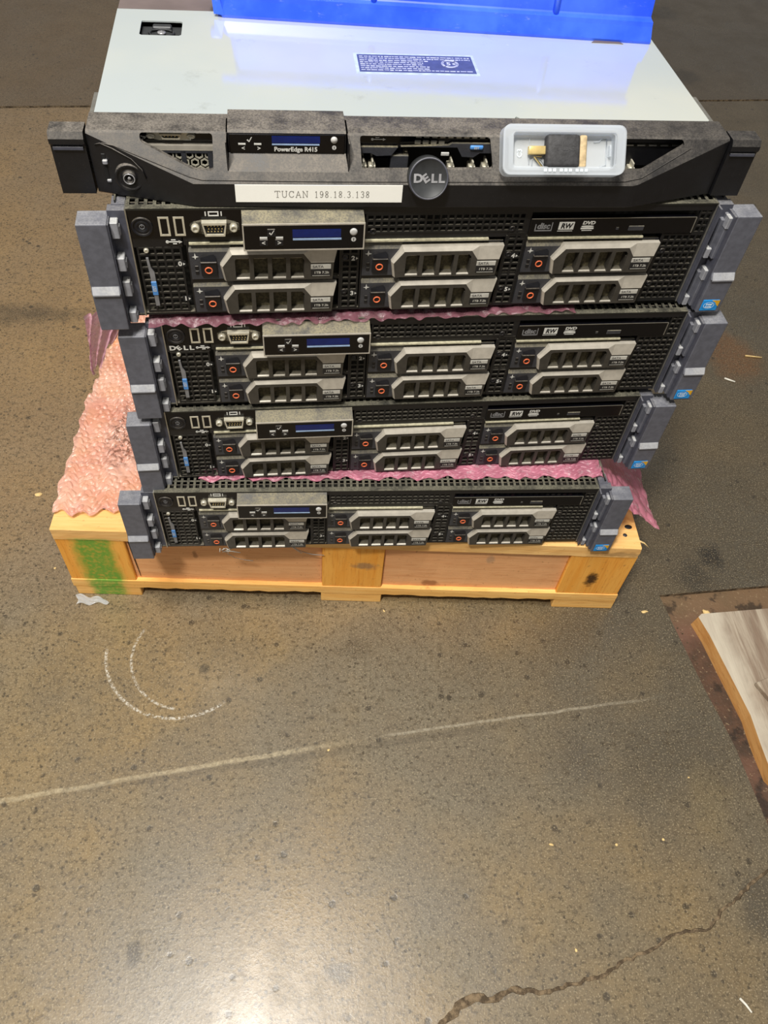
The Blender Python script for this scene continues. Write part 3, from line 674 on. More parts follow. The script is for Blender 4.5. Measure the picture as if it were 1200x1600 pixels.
def make_carrier(root):
    mb = MB()
    mb.box(24, 101, 1.6, 4.5, .8, 25.0, 1)                                        # dusty carrier back behind the handle windows
    mb.add([(0, -1.2, .4), (23.5, -1.2, .4), (23.5, -1.2, 17), (27, -1.2, 22.5), (0, -1.2, 22.5), (0, 1.5, 26.2), (29, 1.5, 26.2)], [(0, 1, 2, 3, 4), (4, 3, 6, 5)], 0)
    mb.add([(0, -1.2, .4), (0, -1.2, 22.5), (0, 1.5, 26.2), (0, 4, 26.2), (0, 4, .4)], [(0, 1, 2, 3, 4)], 0)
    mb.box(0, 23.5, -1.1, 4, 0.2, .9, 0)
    mb.box(0, 103, 1.4, 3, 25.4, 26.4, 0)
    c = mb.build('drive_carrier', ['carrier_dark', 'dusty_inside'], root)
    # handle: frame with four windows
    out = [(24, 1.2), (22.3, 13), (29.5, 22.6), (79, 22.6), (84.2, 15.2), (100.6, 15.2), (99.6, 1.2)]
    wins = []
    for k in range(4):
        x = 31+k*12.85
        wins.append([(x, 2.8), (x+9.8, 2.8), (x+9.8, 19.6), (x+1.2, 19.6), (x, 18.0)] if k == 0 else [(x, 2.8), (x+9.8, 2.8), (x+9.8, 19.6), (x, 19.6)] if k < 3 else [(x, 2.8), (x+9.8, 2.8), (x+9.8, 17.6), (x+8, 19.6), (x, 19.6)])
    mb = MB(); mb.prism([out]+wins, -5.5, -3.8)
    for k in range(5):
        x = 31+k*12.85-3.0; mb.box(x+.3, x+2.7, -5.2, 4, 3, 19.6) if 0 < k < 4 else None
    mb.box(24.4, 30.9, -3.9, 4, 1.3, 19); mb.box(79, 99.6, -3.9, 4, 1.3, 14.8); mb.box(29.5, 80, -5.3, 4, 1.2, 2.7); mb.box(28, 80, -4.0, 2, 19.8, 22)
    h = mb.build('carrier_handle', 'handle_dark', c)
    # ledges at the foot of each window, silver painting the light they catch
    mb = MB()
    for k in range(4):
        x = 31+k*12.85
        mb.add([(x+.3, -5.6, 2.6), (x+9.5, -5.6, 2.6), (x+9.5, -3.8, 3.2), (x+.3, -3.8, 3.2)], [(0, 1, 2, 3)])
    mb.build('window_ledge', 'handle_silver', c)
    mb = MB()
    for k in range(4):
        x = 31+k*12.85
        mb.box(x+.4, x+9, .6, 1.5, 15.2, 16.2)
        for q in (1.5, 5.5): mb.box(x+q, x+q+2.2, .6, 1.6, 16.2, 18.4)
    mb.build('wire_clip', 'zinc', c)
    # silver rim of the handle
    inn = [(24, 1.2), (22.3, 13), (29.5, 22.6), (79, 22.6), (84.2, 15.2), (100.6, 15.2)]
    o2 = [(22.6, 1.2), (20.6, 13.6), (28.2, 25.2), (80, 25.4), (84.8, 25.4), (103, 25.4)]
    mb = MB(); a = [(x, -5.5, z) for x, z in inn]; b = [(x, -3.6, z) for i, (x, z) in enumerate(o2)]; bk = [(x, .2, z) for x, z in o2]
    vs = a+b+bk; fs = []
    for i in range(5):
        fs.append((i, i+1, 7+i, 6+i)); fs.append((6+i, 7+i, 13+i, 12+i))
    fs.append((5, 11, 17)); mb.add(vs, fs)
    mb.build('handle_rim', 'handle_silver', c)
    mb = MB(); mb.add([(24, -5.5, 1.2), (22.3, -5.5, 13), (20.6, -3.6, 13.6), (22.6, -3.6, 1.2)], [(0, 1, 2, 3)])
    # release button
    mb = MB(); mb.rbox(7.2, 18.4, -2.6, 0, 3.4, 15.0, .4); mb.add([(7.4, -2.8, 15.2), (18.2, -2.8, 15.2), (18.2, -2.0, 18.6), (16.6, -1.2, 20.4), (9, -1.2, 20.4), (7.4, -2.0, 18.6)], [(0, 1, 2, 3, 4, 5)]); mb.rbox(7.2, 18.4, -3.6, -1, 14.6, 15.6, .3)
    mb.build('release_button', 'button_black', c)
    mb = MB(); mb.ring(12.4, 8.6, -2.9, 2.35, .5, 20, 6); mb.build('button_ring', 'orange_ring', c)
    mb = MB(); mb.rbox(3.0, 5.4, -1.8, -1, 9, 11.6, .2); mb.rbox(3.0, 5.4, -1.8, -1, 5, 7.6, .2); mb.build('activity_light', 'button_black', c)
    mb = MB()
    mb.add([(3.4, -1.5, 19.4), (4.0, -1.5, 22), (4.6, -1.5, 19.6), (6.6, -1.5, 18.9), (4.6, -1.5, 18.3), (4.0, -1.5, 16.8), (3.4, -1.5, 18.3), (1.6, -1.5, 18.9)], [tuple(range(8))[::-1]]); mb.build('icon', 'print_white', c)
    mb = MB(); mb.rbox(84, 98.4, -5.9, -5.4, 10.2, 13.8, .1, 1, 0); mb.rbox(84, 98.6, -5.8, -5.4, 4.2, 9.8, .1, 1, 1)
    put_text(mb, 'SATA', 3.0, 89.2, 12, -6.0, .06, 1.1, mat=2); put_text(mb, '1TB 7.2k', 2.7, 91.6, 7.2, -5.95, .08, 1.1, mat=0)
    mb.box(85, 97.6, -5.9, -5.7, 4.4, 4.7, 0)
    mb.build('capacity_label', ['label_light', 'label_dark', 'ink_grey'], c)
    return c

def kids(o): return [c for c in bpy.data.objects if c.parent == o]
def copy_tree(o, parent=None):
    c = o.copy(); COL.objects.link(c); c.parent = parent
    for ch in CH.get(o.name) or kids(o): copy_tree(ch, c)
    return c
CH = {}

def dell_letters(mb, x, z, y, w, h, mat=None, plane=None):
    """DELL with the leaning E"""
    put_text(mb, 'D', h*1.35, x-w*.36, z, y, h*.06, 1.15, 0, mat, plane)
    vs, fs = text_mesh('E', h*1.3, h*.06, 1.15, 0)
    a = math.radians(35); rv = [(x-w*.11+p*math.cos(a)-q*math.sin(a), z+p*math.sin(a)+q*math.cos(a)) for p, q in vs]
    mb.add([plane(p, q) if plane else (p, y-.02, q) for p, q in rv], fs, mat)
    put_text(mb, 'L', h*1.35, x+w*.16, z, y, h*.06, 1.15, 0, mat, plane)
    put_text(mb, 'L', h*1.35, x+w*.40, z, y, h*.06, 1.15, 0, mat, plane)

POSE = {'A': (22.2337, 32.6365, 270.5836, 0.0706, -0.0059), 'B': (31.882, 29.412, 178.4246, 0.048, 0.0023),
        'C': (21.2129, 25.7269, 87.5996, 0.0492, 0.001), 'D': (0, 0, 0, 0, 0)}
LAB = {'A': 'black two-unit rack server directly under the one with the white name strip',
       'B': 'black two-unit rack server with silver lettering below its power button, middle of the stack',
       'C': 'black two-unit rack server second from the pallet, resting on pink bubble wrap',
       'D': 'lowest black two-unit rack server, sitting on the front edge of the wooden pallet'}
proto = make_server()
for k in 'DCBA':
    o = proto if k == 'D' else copy_tree(proto)
    x, y, z, ww, rr = POSE[k]
    o.location = Vector((x, y, z+GZ))*MM; o.rotation_euler = (0, -rr, ww)
    tag(o, LAB[k], 'server', 'two-unit rack servers in the stack')
    if k == 'B':
        mb = MB(); dell_letters(mb, -197.5, 61.2, -.5, 19, 4.4); mb.build('maker_logo', 'print_white', o)

# ---------------------------------------------------------------- 1U server with bezel on top
Sv = empty('slim_server', (9.1, 37.4, 357.1+GZ), (0, 0, 0.041)); tag(Sv, 'thin rack server topping the stack, galvanised lid and black bezel with white name strip', 'server')
def ipl(x, pts):
    if x <= pts[0][0]: return pts[0][1]
    for (a, b), (c_, d) in zip(pts, pts[1:]):
        if x <= c_: return b+(d-b)*(x-a)/(c_-a)
    return pts[-1][1]
YF = [(-214, 8), (-150, -10), (148, -10), (214, 8)]
def ysl(z): return -10+0.78*(z-17.5)
def yb(x, z): return max(ipl(x, YF), ysl(z)) if z < 41 else max(ipl(x, YF), ysl(z))
def make_bezel():
    mb = MB(); P = [(YF[0][0]+i*(428/107)) for i in range(108)]
    zs0 = [0.8, 1.6]
    rows = []
    for x in P:
        yf = ipl(x, YF); zc = min(40.6, 17.5+(yf+10)/0.78)     # crease height
        col = [(yf+1.2, .6), (yf, 1.8)]
        for k in range(1, 5): col.append((yf, 1.8+(zc-1.8)*k/4))
        for k in range(1, 7): z = zc+(41-zc)*k/6; col.append((max(yf, ysl(z)), z))
        y0 = max(yf, ysl(41)); col.append((y0+1.6, 41.9)); col.append((y0+8, 42.3)); col.append((31.5, 42.4))
        rows.append([(x, y, z) for y, z in col])
    m = len(rows[0]); n = len(rows)
    back = [[(x, y, z) for x, y, z in [(r[0][0], 33, .6), (r[0][0], 33, 41)]] for r in rows]
    # solid: outer skin + inner skin 2.6 mm behind
    inner = []
    for r in rows:
        q = []
        for i, (x, y, z) in enumerate(r):
            dz = -2.4 if i >= m-3 else (2.0 if i == 0 else 0); dy = 2.8 if i < m-1 else 0
            q.append((x, min(33, y+dy), z+dz))
        inner.append(q)
    vs = [p for r in rows for p in r]+[p for r in inner for p in r]; N = n*m; fs = []
    for i in range(n-1):
        for j in range(m-1):
            a, b, c_, d = i*m+j, (i+1)*m+j, (i+1)*m+j+1, i*m+j+1
            fs.append((a, b, c_, d)); fs.append((N+a, N+d, N+c_, N+b))
        fs.append((i*m, N+i*m, N+(i+1)*m, (i+1)*m)); j = m-1
        fs.append((i*m+j, (i+1)*m+j, N+(i+1)*m+j, N+i*m+j))
    for i in (0, n-1):
        for j in range(m-1): fs.append((i*m+j, i*m+j+1, N+i*m+j+1, N+i*m+j))
    mb.add(vs, fs)
    o = mb.build('front_bezel', 'bezel_black', Sv)
    cut = MB()
    def rounded(poly, r=2.0, k=4):
        out = []; n_ = len(poly)
        for i in range(n_):
            p0, p1, p2 = Vector(poly[i-1]), Vector(poly[i]), Vector(poly[(i+1) % n_]); a = p1+(p0-p1).normalized()*r; b = p1+(p2-p1).normalized()*r
            for q in range(k+1):
                t_ = q/k; out.append(tuple((1-t_)**2*a+2*t_*(1-t_)*p1+t_*t_*b))
        return out
    W = [rounded([(-181.4, 41.2), (-136, 41.2), (-136.6, 23.8), (-149, 24.2), (-160, 28.5), (-181.0, 37.0)]),
         rounded([(-41.8, 41.0), (-40.6, 24.6), (47.4, 25.4), (45.0, 41.0)]),
         rounded([(56, 41), (58, 25.4), (152, 25.2), (181.5, 38.0), (180, 41)], 1.6),
         [(-127.6, 46), (-127.6, 23.4), (-49.4, 23.4), (-49.4, 46)]]
    for w_ in W: cut.prism([w_], -20, 14 if w_ is not W[3] else 26)
    c = cut.build('cutter', 'bezel_black', Sv)
    md = o.modifiers.new('cut', 'BOOLEAN'); md.object = c; md.solver = 'EXACT'; md.operation = 'DIFFERENCE'
    bpy.context.view_layer.update()
    dg = bpy.context.evaluated_depsgraph_get(); me = bpy.data.meshes.new_from_object(o.evaluated_get(dg))
    o.modifiers.clear(); o.data = me; cm = c.data; bpy.data.objects.remove(c); bpy.data.meshes.remove(cm)
    # raised border line under the windows
    g = MB()
    line_ = [(-212, 36.6), (-198, 35.2), (-152, 20.9), (-144, 19.4), (-60, 19.0), (40, 19.2), (140, 19.8), (152, 21.6), (186, 36.6)]
    g.tube([(x, yb(x, z)-.1, z) for x, z in [(ipl(t_, [(k, line_[k][0]) for k in range(9)]), ipl(t_, [(k, line_[k][1]) for k in range(9)])) for t_ in [q*.1 for q in range(5, 81)]]], .45, 5)
    g.build('moulding', 'bezel_black', o)
    return o
bz = make_bezel()
for s in (-1, 1):
    mb = MB(); a, b = (-236.5, -215.2) if s < 0 else (215.2, 236.0)
    sec = [(6, 1.2), (6, 33.5), (4.2, 35.5), (4.2, 38.5), (6.5, 42.2), (19, 42.2), (19, 1.2)]
    mb.prism([[(y, z) for y, z in sec]], a, b); mb.v = [(y, x, z) for x, y, z in mb.v]
    e = mb.build('end_cap', 'bezel_black', bz)
    mb = MB(); mb.box(a+1.5, b-1.5, 4.6, 6.2, 31.4, 33.2); mb.build('ridge', 'latch_dark', bz)
# left lock panel
def face(x): return ipl(x, YF)
mb = MB()
poly = [(-209.5, 4), (-209.5, 34.2), (-206, 35.6), (-199, 33.4), (-188, 28.0), (-182, 22.5), (-180, 16), (-184, 7)]
mb.tube([(x, face(x)-.4, z) for x, z in poly[1:7]], .5, 5)
mb.build('lock_panel', 'bezel_black', bz)
xk = -191; yk = face(xk)
mb = MB(); mb.lathe(xk, 15.6, [(9.2, yk+2), (9.2, yk-1.6), (8.0, yk-2.2), (7.4, yk-1.2), (4.6, yk-1.0), (4.4, yk-2.8), (2.6, yk-3.0), (2.4, yk-1.6), (.01, yk-1.6)], 28)
lk = mb.build('lock', 'bezel_black', bz)
mb = MB(); mb.ring(xk, 15.6, yk-3.0, 3.4, .35, 20, 5); mb.lathe(xk, 15.6, [(1.1, yk-1.7), (1.1, yk-2.4), (.01, yk-2.4)], 10); mb.build('keyhole', 'chrome', lk if False else bz)
mb = MB(); mb.rbox(-207, -204.2, face(-205)-.5, face(-205)+1, 10, 29, .4); mb.build('release_slot', 'cavity_black', bz)
mb = MB(); mb.rbox(-206.6, -203.4, face(-205)-2.2, face(-205)+.5, 22.5, 25.4, .5); mb.rbox(-206.2, -203.4, face(-205)-1.6, face(-205)+.5, 10.2, 12, .4); mb.build('release_tab', 'latch_clip', bz)
# control display of the thin server
mb = MB()
mb.add([(-127.4, -5.4, 23.4), (-49.6, -5.4, 23.4), (-51.0, 5, 30.6), (-126.4, 5, 30.6), (-127.4, 2, 23.4), (-49.6, 2, 23.4)], [(0, 1, 2, 3), (0, 4, 5, 1)])
mb.add([(-126.4, 5, 30.6), (-51.0, 5, 30.6), (-51.0, 5, 43.6), (-126.4, 5, 43.6), (-126.4, 7, 44.8), (-51, 7, 44.8), (-51, 32, 45.2), (-126.4, 32, 45.2), (-51, 32, 30), (-126.4, 32, 30)],
       [(0, 1, 2, 3), (3, 2, 5, 4), (4, 5, 6, 7), (1, 8, 6, 5, 2), (0, 3, 4, 7, 9), (6, 8, 9, 7)])
for xx in (-127.4, -49.6):
    mb.box(xx-.3, xx+.3, -5, 8, 23.4, 42.4)
td = mb.build('control_display', 'bezel_black', Sv)
mb = MB(); mb.rbox(-125.6, -51.8, 4.2, 5.2, 31.0, 43.2, .3); mb.build('display_face', 'black_gloss', td)
mb = MB(); mb.box(-98.6, -67.8, 3.9, 4.3, 37.8, 42.2); mb.build('screen', 'lcd_blue', td)
mb = MB(); mb.box(-98.6, -68.2, 3.8, 4.3, 36.4, 37.2); mb.build('screen_strip', 'lcd_strip', td)
mb = MB(); put_text(mb, 'PowerEdge R415', 4.1, -83.4, 33.6, 3.9, .14, .98); put_text(mb, '<', 3.8, -117, 34.2, 3.6, .1); put_text(mb, '>', 3.8, -107, 34.2, 3.6, .1)
mb.box(-120, -115.4, 3.8, 4.2, 36.4, 37.4); mb.box(-110, -105.4, 3.8, 4.2, 36.4, 37.4)
mb.add([(-114.6, 3.7, 39.6), (-113.9, 3.7, 40.2), (-113.2, 3.7, 38.4), (-113.2, 3.7, 39.4)], [(0, 2, 3, 1)]); mb.add([(-113.5, 3.7, 38.4), (-112.8, 3.7, 38.4), (-111, 3.7, 41.6), (-111.6, 3.7, 41.6)], [(0, 1, 2, 3)])
mb.build('display_lettering', 'print_white', td)
mb = MB(); mb.lathe(-58.7, 40.0, [(2.3, 4.4), (2.1, 3.5), (.01, 3.2)], 18); mb.lathe(-58.6, 35.0, [(1.4, 4.3), (1.4, 3.9)], 14, None, False); mb.build('indicator_button', 'indicator', td)
mb = MB(); put_text(mb, 'i', 2.2, -58.6, 35.0, 3.8, .1); mb.build('lettering', 'cavity_black', td)
# round maker badge, leaning back with the bezel
def lean(mb, a=0.36, cx=2.6, cy_=-12.2, cz=23.4):
    mb.v = [(cx+x_, cy_+y_*math.cos(a)+z_*math.sin(a), cz-y_*math.sin(a)+z_*math.cos(a)) for x_, y_, z_ in mb.v]; return mb
mb = MB(); mb.lathe(0, 0, [(13.5, 7.5), (13.5, 0), (13.1, -1.2), (12.2, -1.7), (11.6, -1.0)], 44); lean(mb).build('round_badge', 'latch_hole', bz)
mb = MB(); mb.lathe(0, 0, [(11.9, -.9), (.01, -.9)], 40); lean(mb).build('badge_face', 'black_gloss', bz)
mb = MB(); mb.ring(0, 0, -1.4, 12.6, .6, 44, 6); lean(mb).build('badge_rim', 'latch_dark', bz)
mb = MB(); dell_letters(mb, .3, 0, -1.4, 20.5, 5.4); lean(mb).build('maker_logo', 'chrome', bz)
# name strip with drawn serif strokes
mb = MB(); mb.box(-123.8, -13.6, -10.5, -10.05, 5.2, 17.3); ns = mb.build('name_strip', 'paper_white', Sv)
GL = {'T': [[(0, 1), (1, 1)], [(.5, 1), (.5, 0)], [(.28, 0), (.72, 0)], [(0, 1), (0, .82)], [(1, 1), (1, .82)]],
      'U': [[(.12, 1), (.12, .3), (.25, .05), (.5, 0), (.75, .05), (.88, .3), (.88, 1)], [(-.05, 1), (.3, 1)], [(.7, 1), (1.05, 1)]],
      'C': [[(.92, .75), (.8, .93), (.5, 1), (.2, .88), (.05, .5), (.2, .12), (.5, 0), (.8, .07), (.95, .25)], [(.92, 1), (.92, .7)]],
      'A': [[(.08, 0), (.5, 1), (.92, 0)], [(.24, .36), (.76, .36)], [(-.05, 0), (.25, 0)], [(.75, 0), (1.05, 0)]],
      'N': [[(.12, 0), (.12, 1), (.88, 0), (.88, 1)], [(-.05, 0), (.3, 0)], [(-.05, 1), (.15, 1)], [(.7, 1), (1.05, 1)]],
      '1': [[(.25, .8), (.52, 1), (.52, 0)], [(.25, 0), (.8, 0)]],
      '9': [[(.15, .12), (.4, 0), (.7, .1), (.88, .4), (.88, .7), (.7, .95), (.45, 1), (.2, .9), (.12, .68), (.25, .45), (.5, .4), (.75, .48), (.87, .65)]],
      '8': [[(.5, 1), (.2, .9), (.18, .68), (.5, .53), (.85, .32), (.82, .1), (.5, 0), (.18, .1), (.15, .32), (.5, .53), (.82, .68), (.8, .9), (.5, 1)]],
      '3': [[(.15, .85), (.35, .98), (.6, 1), (.82, .88), (.8, .65), (.5, .54), (.85, .4), (.9, .2), (.7, .03), (.4, 0), (.12, .13)]],
      '.': [[(.45, 0), (.55, 0), (.55, .06), (.45, .06), (.45, 0)]]}
mb = MB(); x = -98.2; ht = 4.4
for ch in 'TUCAN 198.18.3.138':
    if ch == ' ': x += 3.2; continue
    wd = 3.4 if ch in 'TUCAN' else (1.2 if ch == '.' else 2.5); adv = wd+(1.15 if ch in 'TUCAN' else .95)
    for pl in GL[ch]:
        for (a, b), (c_, d) in zip(pl, pl[1:]):
            x0, z0, x1, z1 = x+a*wd, 8.7+b*ht, x+c_*wd, 8.7+d*ht; L = math.hypot(x1-x0, z1-z0) or 1; nx, nz = -(z1-z0)/L*.24, (x1-x0)/L*.24
            mb.add([(x0-nx, -10.6, z0-nz), (x1-nx, -10.6, z1-nz), (x1+nx, -10.6, z1+nz), (x0+nx, -10.6, z0+nz)], [(0, 1, 2, 3)])
    x += adv
mb.build('lettering', 'tape_ink', ns)
# chassis, lid
mb = MB(); mb.box(-210, 207, 34, 620, .4, 1.2); mb.box(-211.4, -210.4, 32, 620, .4, 41.4); mb.box(206.8, 207.8, 32, 620, .4, 41.4); mb.box(-210, 207, 619, 620, 1, 41)
mb.box(-214, -211, 31, 60, 2, 41.6); mb.box(207, 211.5, 30, 70, 2, 41.2); mb.build('chassis', 'edge_steel', Sv)
lidp = [(-211, 31), (66, 31), (68, 34.5), (71, 31), (71, 28.5), (203, 28.5), (207.5, 33), (207.5, 194), (-211.6, 194)]
hole = [(-191.6, 173.5), (-163.4, 173.5), (-161.8, 172), (-161.8, 150), (-163.4, 148.5), (-190.4, 148.5), (-192, 150), (-192, 172)]
mb = MB(); mb.prism([lidp, hole[::-1]], 41.2, 42.2, plane='xy'); ld = mb.build('lid', 'lid', Sv)
mb = MB(); mb.prism([[(65, 143), (185, 150), (192, 160), (192, 80), (66, 76)]], 42.19, 42.4, plane='xy')
mb = MB(); mb.box(-211.4, 207.5, 195, 620, 40.8, 41.9); mb.build('rear_lid', 'rear_brown', Sv)
mb = MB(); mb.box(-192, -161.6, 148.4, 173.6, 37.2, 38); mb.tube([(-177+9*math.cos(a), 160+6.5*math.sin(a), 39.2) for a in [PI*q/10 for q in range(0, 21)]], .9, 6)
mb.rbox(-184, -170, 166, 172, 38, 41, .8, 1)
lt = mb.build('lid_latch', 'latch_hole', Sv)
mb = MB(); mb.add([(-178, 158, 40.4), (-176, 158, 40.4), (-177, 162, 40.4)], [(0, 1, 2)]); mb.lathe(-177, 0, [(3, -1), (3, 1)], 14); mb.v[-28:] = [(x_, 160+z_, 39.4+y_*.6) for x_, y_, z_ in mb.v[-28:]]; mb.build('latch_screw', 'chrome', lt)
mb = MB(); mb.box(70, 204, 27.8, 29, 39.2, 41.6); mb.build('lid_hem', 'edge_steel', Sv)
# regulatory sticker
mb = MB(); mb.prism([[(-36.5, 94), (54, 94), (54, 127), (-36.5, 127)]], 42.2, 42.35, plane='xy'); st = mb.build('sticker', 'sticker_edge', Sv)
mb = MB(); mb.box(-34, 51.8, 96.6, 124.6, 42.35, 42.45); mb.build('sticker_field', 'sticker_navy', st)
mb = MB(); rnd = random.Random(11)
for r in range(8):
    yy = 122-r*3.1; xx = -32.6; xe = (50 if r in (0, 1, 7) else 18 if r not in (3, 4) else 14)
    while xx < xe:
        l_ = rnd.uniform(1.2, 4.5); h_ = rnd.uniform(1.0, 1.7)
        mb.add([(xx, yy-h_, 42.52), (min(xe, xx+l_), yy-h_, 42.52), (min(xe, xx+l_), yy, 42.52), (xx, yy, 42.52)], [(0, 1, 2, 3)]); xx += l_+rnd.uniform(.4, 1.0)
for a0, R in ((0, 6.2), (0, 5.2)):
    mb.tube([(34+R*math.cos(q*PI/14), 111.5+R*.95*math.sin(q*PI/14), 42.55) for q in range(29)], .35, 4)
put_text(mb, '5', 6.5, 33, 111.5, 0, .25, plane=lambda a, b: (a, b, 42.56)); put_text(mb, 'e', 5.0, 37, 112.0, 0, .2, plane=lambda a, b: (a, b, 42.56))
mb.build('sticker_print', 'sticker_print', st)
mb = MB(); mb.prism([[(155, 155.5), (158, 159), (178, 158), (180.5, 154), (176, 154.8), (160, 155.4)]], 42.2, 42.7, plane='xy'); mb.build('lid_clip', 'rear_brown', Sv)
# what shows through the bezel windows
mb = MB(); mb.box(-210, 206, 30, 31, 1.5, 41); mb.build('bulkhead', 'cavity_black', Sv)
mb = MB(); vga(mb, -162.6, 38.3, 14, 6.0); mb.v = [(x_, y_*.5+13.4, 37.2+(z_-38.3)*.55) for x_, y_, z_ in mb.v]; mb.build('video_port', ['zinc', 'cavity_black', 'gold'], Sv)
mb = MB(); mb.box(-188, -132, 14.5, 20, 33, 41); mb.build('port_panel', 'black_gloss', Sv)
mb = MB(); mb.box(-188, -130, 11, 20, 28.4, 31.6); mb.build('bay_rail', 'handle_silver', Sv)
mb = MB()
for i in range(7):
    for j in range(3):
        cx_ = -171+i*6.2+(3.1 if j % 2 else 0); cz_ = 25.2-j*5.2
        hx = [(cx_+2.9*math.cos(PI/6+k*PI/3), cz_+2.9*math.sin(PI/6+k*PI/3)) for k in range(6)]; hi = [(cx_+1.9*math.cos(PI/6+k*PI/3), cz_+1.9*math.sin(PI/6+k*PI/3)) for k in range(6)]
        mb.prism([hx, hi], 11.5, 12.5)
mb.build('honeycomb_vent', 'zinc', Sv)
mb = MB(); mb.box(-157.5, -154.5, 10.8, 12, 10, 28); mb.box(-140.6, -137.6, 10.8, 12, 10, 28); mb.box(-186, -130, 10.8, 12, 26.8, 28.6); mb.build('bay_divider', 'carrier_dark', Sv)
mb = MB(); put_text(mb, 'C', 4, -182, 34.6, 14.3, .3); mb.add([(-179.4, 14.3, 34.0), (-177.8, 14.3, 36), (-181, 14.3, 36)], [(0, 1, 2)])
mb.box(-147, -139, 14.2, 14.4, 38, 39.4); mb.prism([[(-155.4, 33.6), (-150.4, 33.6), (-150.4, 36.2), (-155.4, 36.2)], [(-154.8, 34.1), (-151, 34.1), (-151, 35.7), (-154.8, 35.7)]], 14.1, 14.4)
put_text(mb, 'USB', 0.01, -28, 37, 12, 0)
mb.box(-33, -26, 11.6, 12, 36.7, 37.2); mb.add([(-26, 11.6, 37.9), (-26, 11.6, 36), (-24, 11.6, 37)], [(0, 1, 2)]); mb.lathe(-33, 37, [(.9, 11.6), (.9, 12)], 8, None, False); mb.box(-31, -28.4, 11.6, 12, 37.9, 38.4)
mb.build('port_mark', 'print_white', Sv)
mb = MB(); mb.box(-44, 50, 12.2, 20, 33.5, 41); mb.box(-44, -12, 12, 20, 24, 33.5); mb.build('port_panel', 'black_gloss', Sv)
mb = MB()
for i in range(10): mb.rbox(-4+i*5.4, -.4+i*5.4, 11.4, 12.4, 38.2, 39.6, .2)
for i in range(4): mb.rbox(-4.6+i*5.4, -.6+i*5.4, 11.2, 12.4, 34.2, 36.6, .3)
mb.build('vent_slot', 'edge_steel', Sv)
mb = MB(); mb.prism([[(-44, 33), (-16, 33), (-20, 27.5), (-30, 27), (-34, 29), (-44, 29)]], 9, 11.5); mb.prism([[(-14, 33.4), (24, 33.4), (28, 27), (36, 26.6), (40, 29.6), (50, 29.6), (50, 36), (20, 36), (18, 34.6)]], 9, 11.5)
mb.rbox(-20, -8, 10, 20, 12, 27, .5); mb.build('drive_carrier', 'carrier_dark', Sv)
mb = MB(); mb.rbox(32.6, 41.6, 7.6, 9.4, 32.4, 35.2, .8, 2); mb.build('blue_grip', 'blue_tag', Sv)
mb = MB(); put_text(mb, 'EST', 2.2, 37, 33.8, 7.5, .05); mb.build('lettering', 'print_white', Sv)
mb = MB(); mb.rbox(13.5, 19, 8.4, 9.6, 27.8, 30, .3); mb.build('indicator', 'indicator', Sv)
mb = MB()
for x_ in (-38.5, -32.5, 21.5, 36, 45.5, 142, 150):
    mb = MB(); mb.rbox(x_-2.3, x_+2.3, 8, 16, 16.5, 20.8, .4); mb.rbox(x_-.6, x_+.6, 7, 16, 20, 24.5, .2)
    mb.build('contact', 'zinc', Sv)
mb = MB(); mb.box(128, 206, 13, 20, 20, 33.5); mb.box(128, 206, 14, 20, 35.5, 41); mb.build('port_panel', 'black_plastic', Sv)
mb = MB()
for i in range(6): mb.box(134+i*8.4, 139.6+i*8.4, 12.4, 13.6, 34.0, 34.8)
mb.build('vent_slot', 'edge_steel', Sv)

# ---------------------------------------------------------------- frosted case with plug
cs = empty('plastic_case', (9.1, 37.4, 357.1+GZ), (0, 0, 0.041)); tag(cs, 'clear frosted plastic case holding a black plug, fixed on the thin server bezel', 'case')
cen = Vector((91.5, -2.7, 37.0)); tilt = math.atan(0.78)
ca = MB()
def rr_(w, h, r, k=5):
    out = []
    for sx_, sz_, a0 in ((1, 1, 0), (-1, 1, 90), (-1, -1, 180), (1, -1, 270)):
        for q in range(k+1):
            a = math.radians(a0+90*q/k); out.append((sx_*(w-r)+r*math.cos(a), sz_*(h-r)+r*math.sin(a)))
    return out
Wd, Ht = 41.5, 15.2
def tiltv(mb): 
    mb.v = [(cen.x+x_, cen.y+y_*math.cos(tilt)+z_*math.sin(tilt), cen.z-y_*math.sin(tilt)+z_*math.cos(tilt)) for x_, y_, z_ in mb.v]; return mb
# rotate: local y (outward is -y) so that the face lies along the sloping bezel
ca.prism([rr_(Wd, Ht, 5), rr_(Wd-6.5, Ht-4.5, 2.5)[::-1]], -9.5, -7.6); ca.prism([rr_(Wd, Ht, 5), rr_(Wd-1.4, Ht-1.4, 4)[::-1]], -8, 0.5)
ca.prism([rr_(Wd-6.2, Ht-4.2, 2.5), rr_(Wd-7.2, Ht-5.2, 2)[::-1]], -8, -1.0)
tiltv(ca).build('case_rim', 'case', cs)
ca = MB(); ca.prism([rr_(Wd-6, Ht-4, 2.5)], -1.4, -.6); ca.prism([rr_(10, Ht-6.5, 1), rr_(9.4, Ht-7.1, 1)[::-1]], -2.4, -1.2); ca.v = [(x_, y_, z_) for x_, y_, z_ in ca.v]; tiltv(ca).build('case_tray', 'case_clear', cs)
ca = MB(); ca.tube([(22, -1.8, 6), (26, -1.8, 6.5), (27, -1.8, 8), (31, -1.8, 8), (31, -1.8, -8), (27, -1.8, -9)], .5, 5); ca.tube([(-20, -1.8, -9), (-20, -1.8, -5), (-18, -1.8, -3.6), (-14, -1.8, -5), (-11, -1.8, -9)], .5, 5)
ca.tube([(-22, -1.8, 8), (-22, -1.8, -8)], .35, 5); tiltv(ca).build('case_rib', 'case', cs)
ca = MB(); ca.box(32, 33.2, -5, -1, -3, 4); tiltv(ca).build('case_rib', 'case', cs)
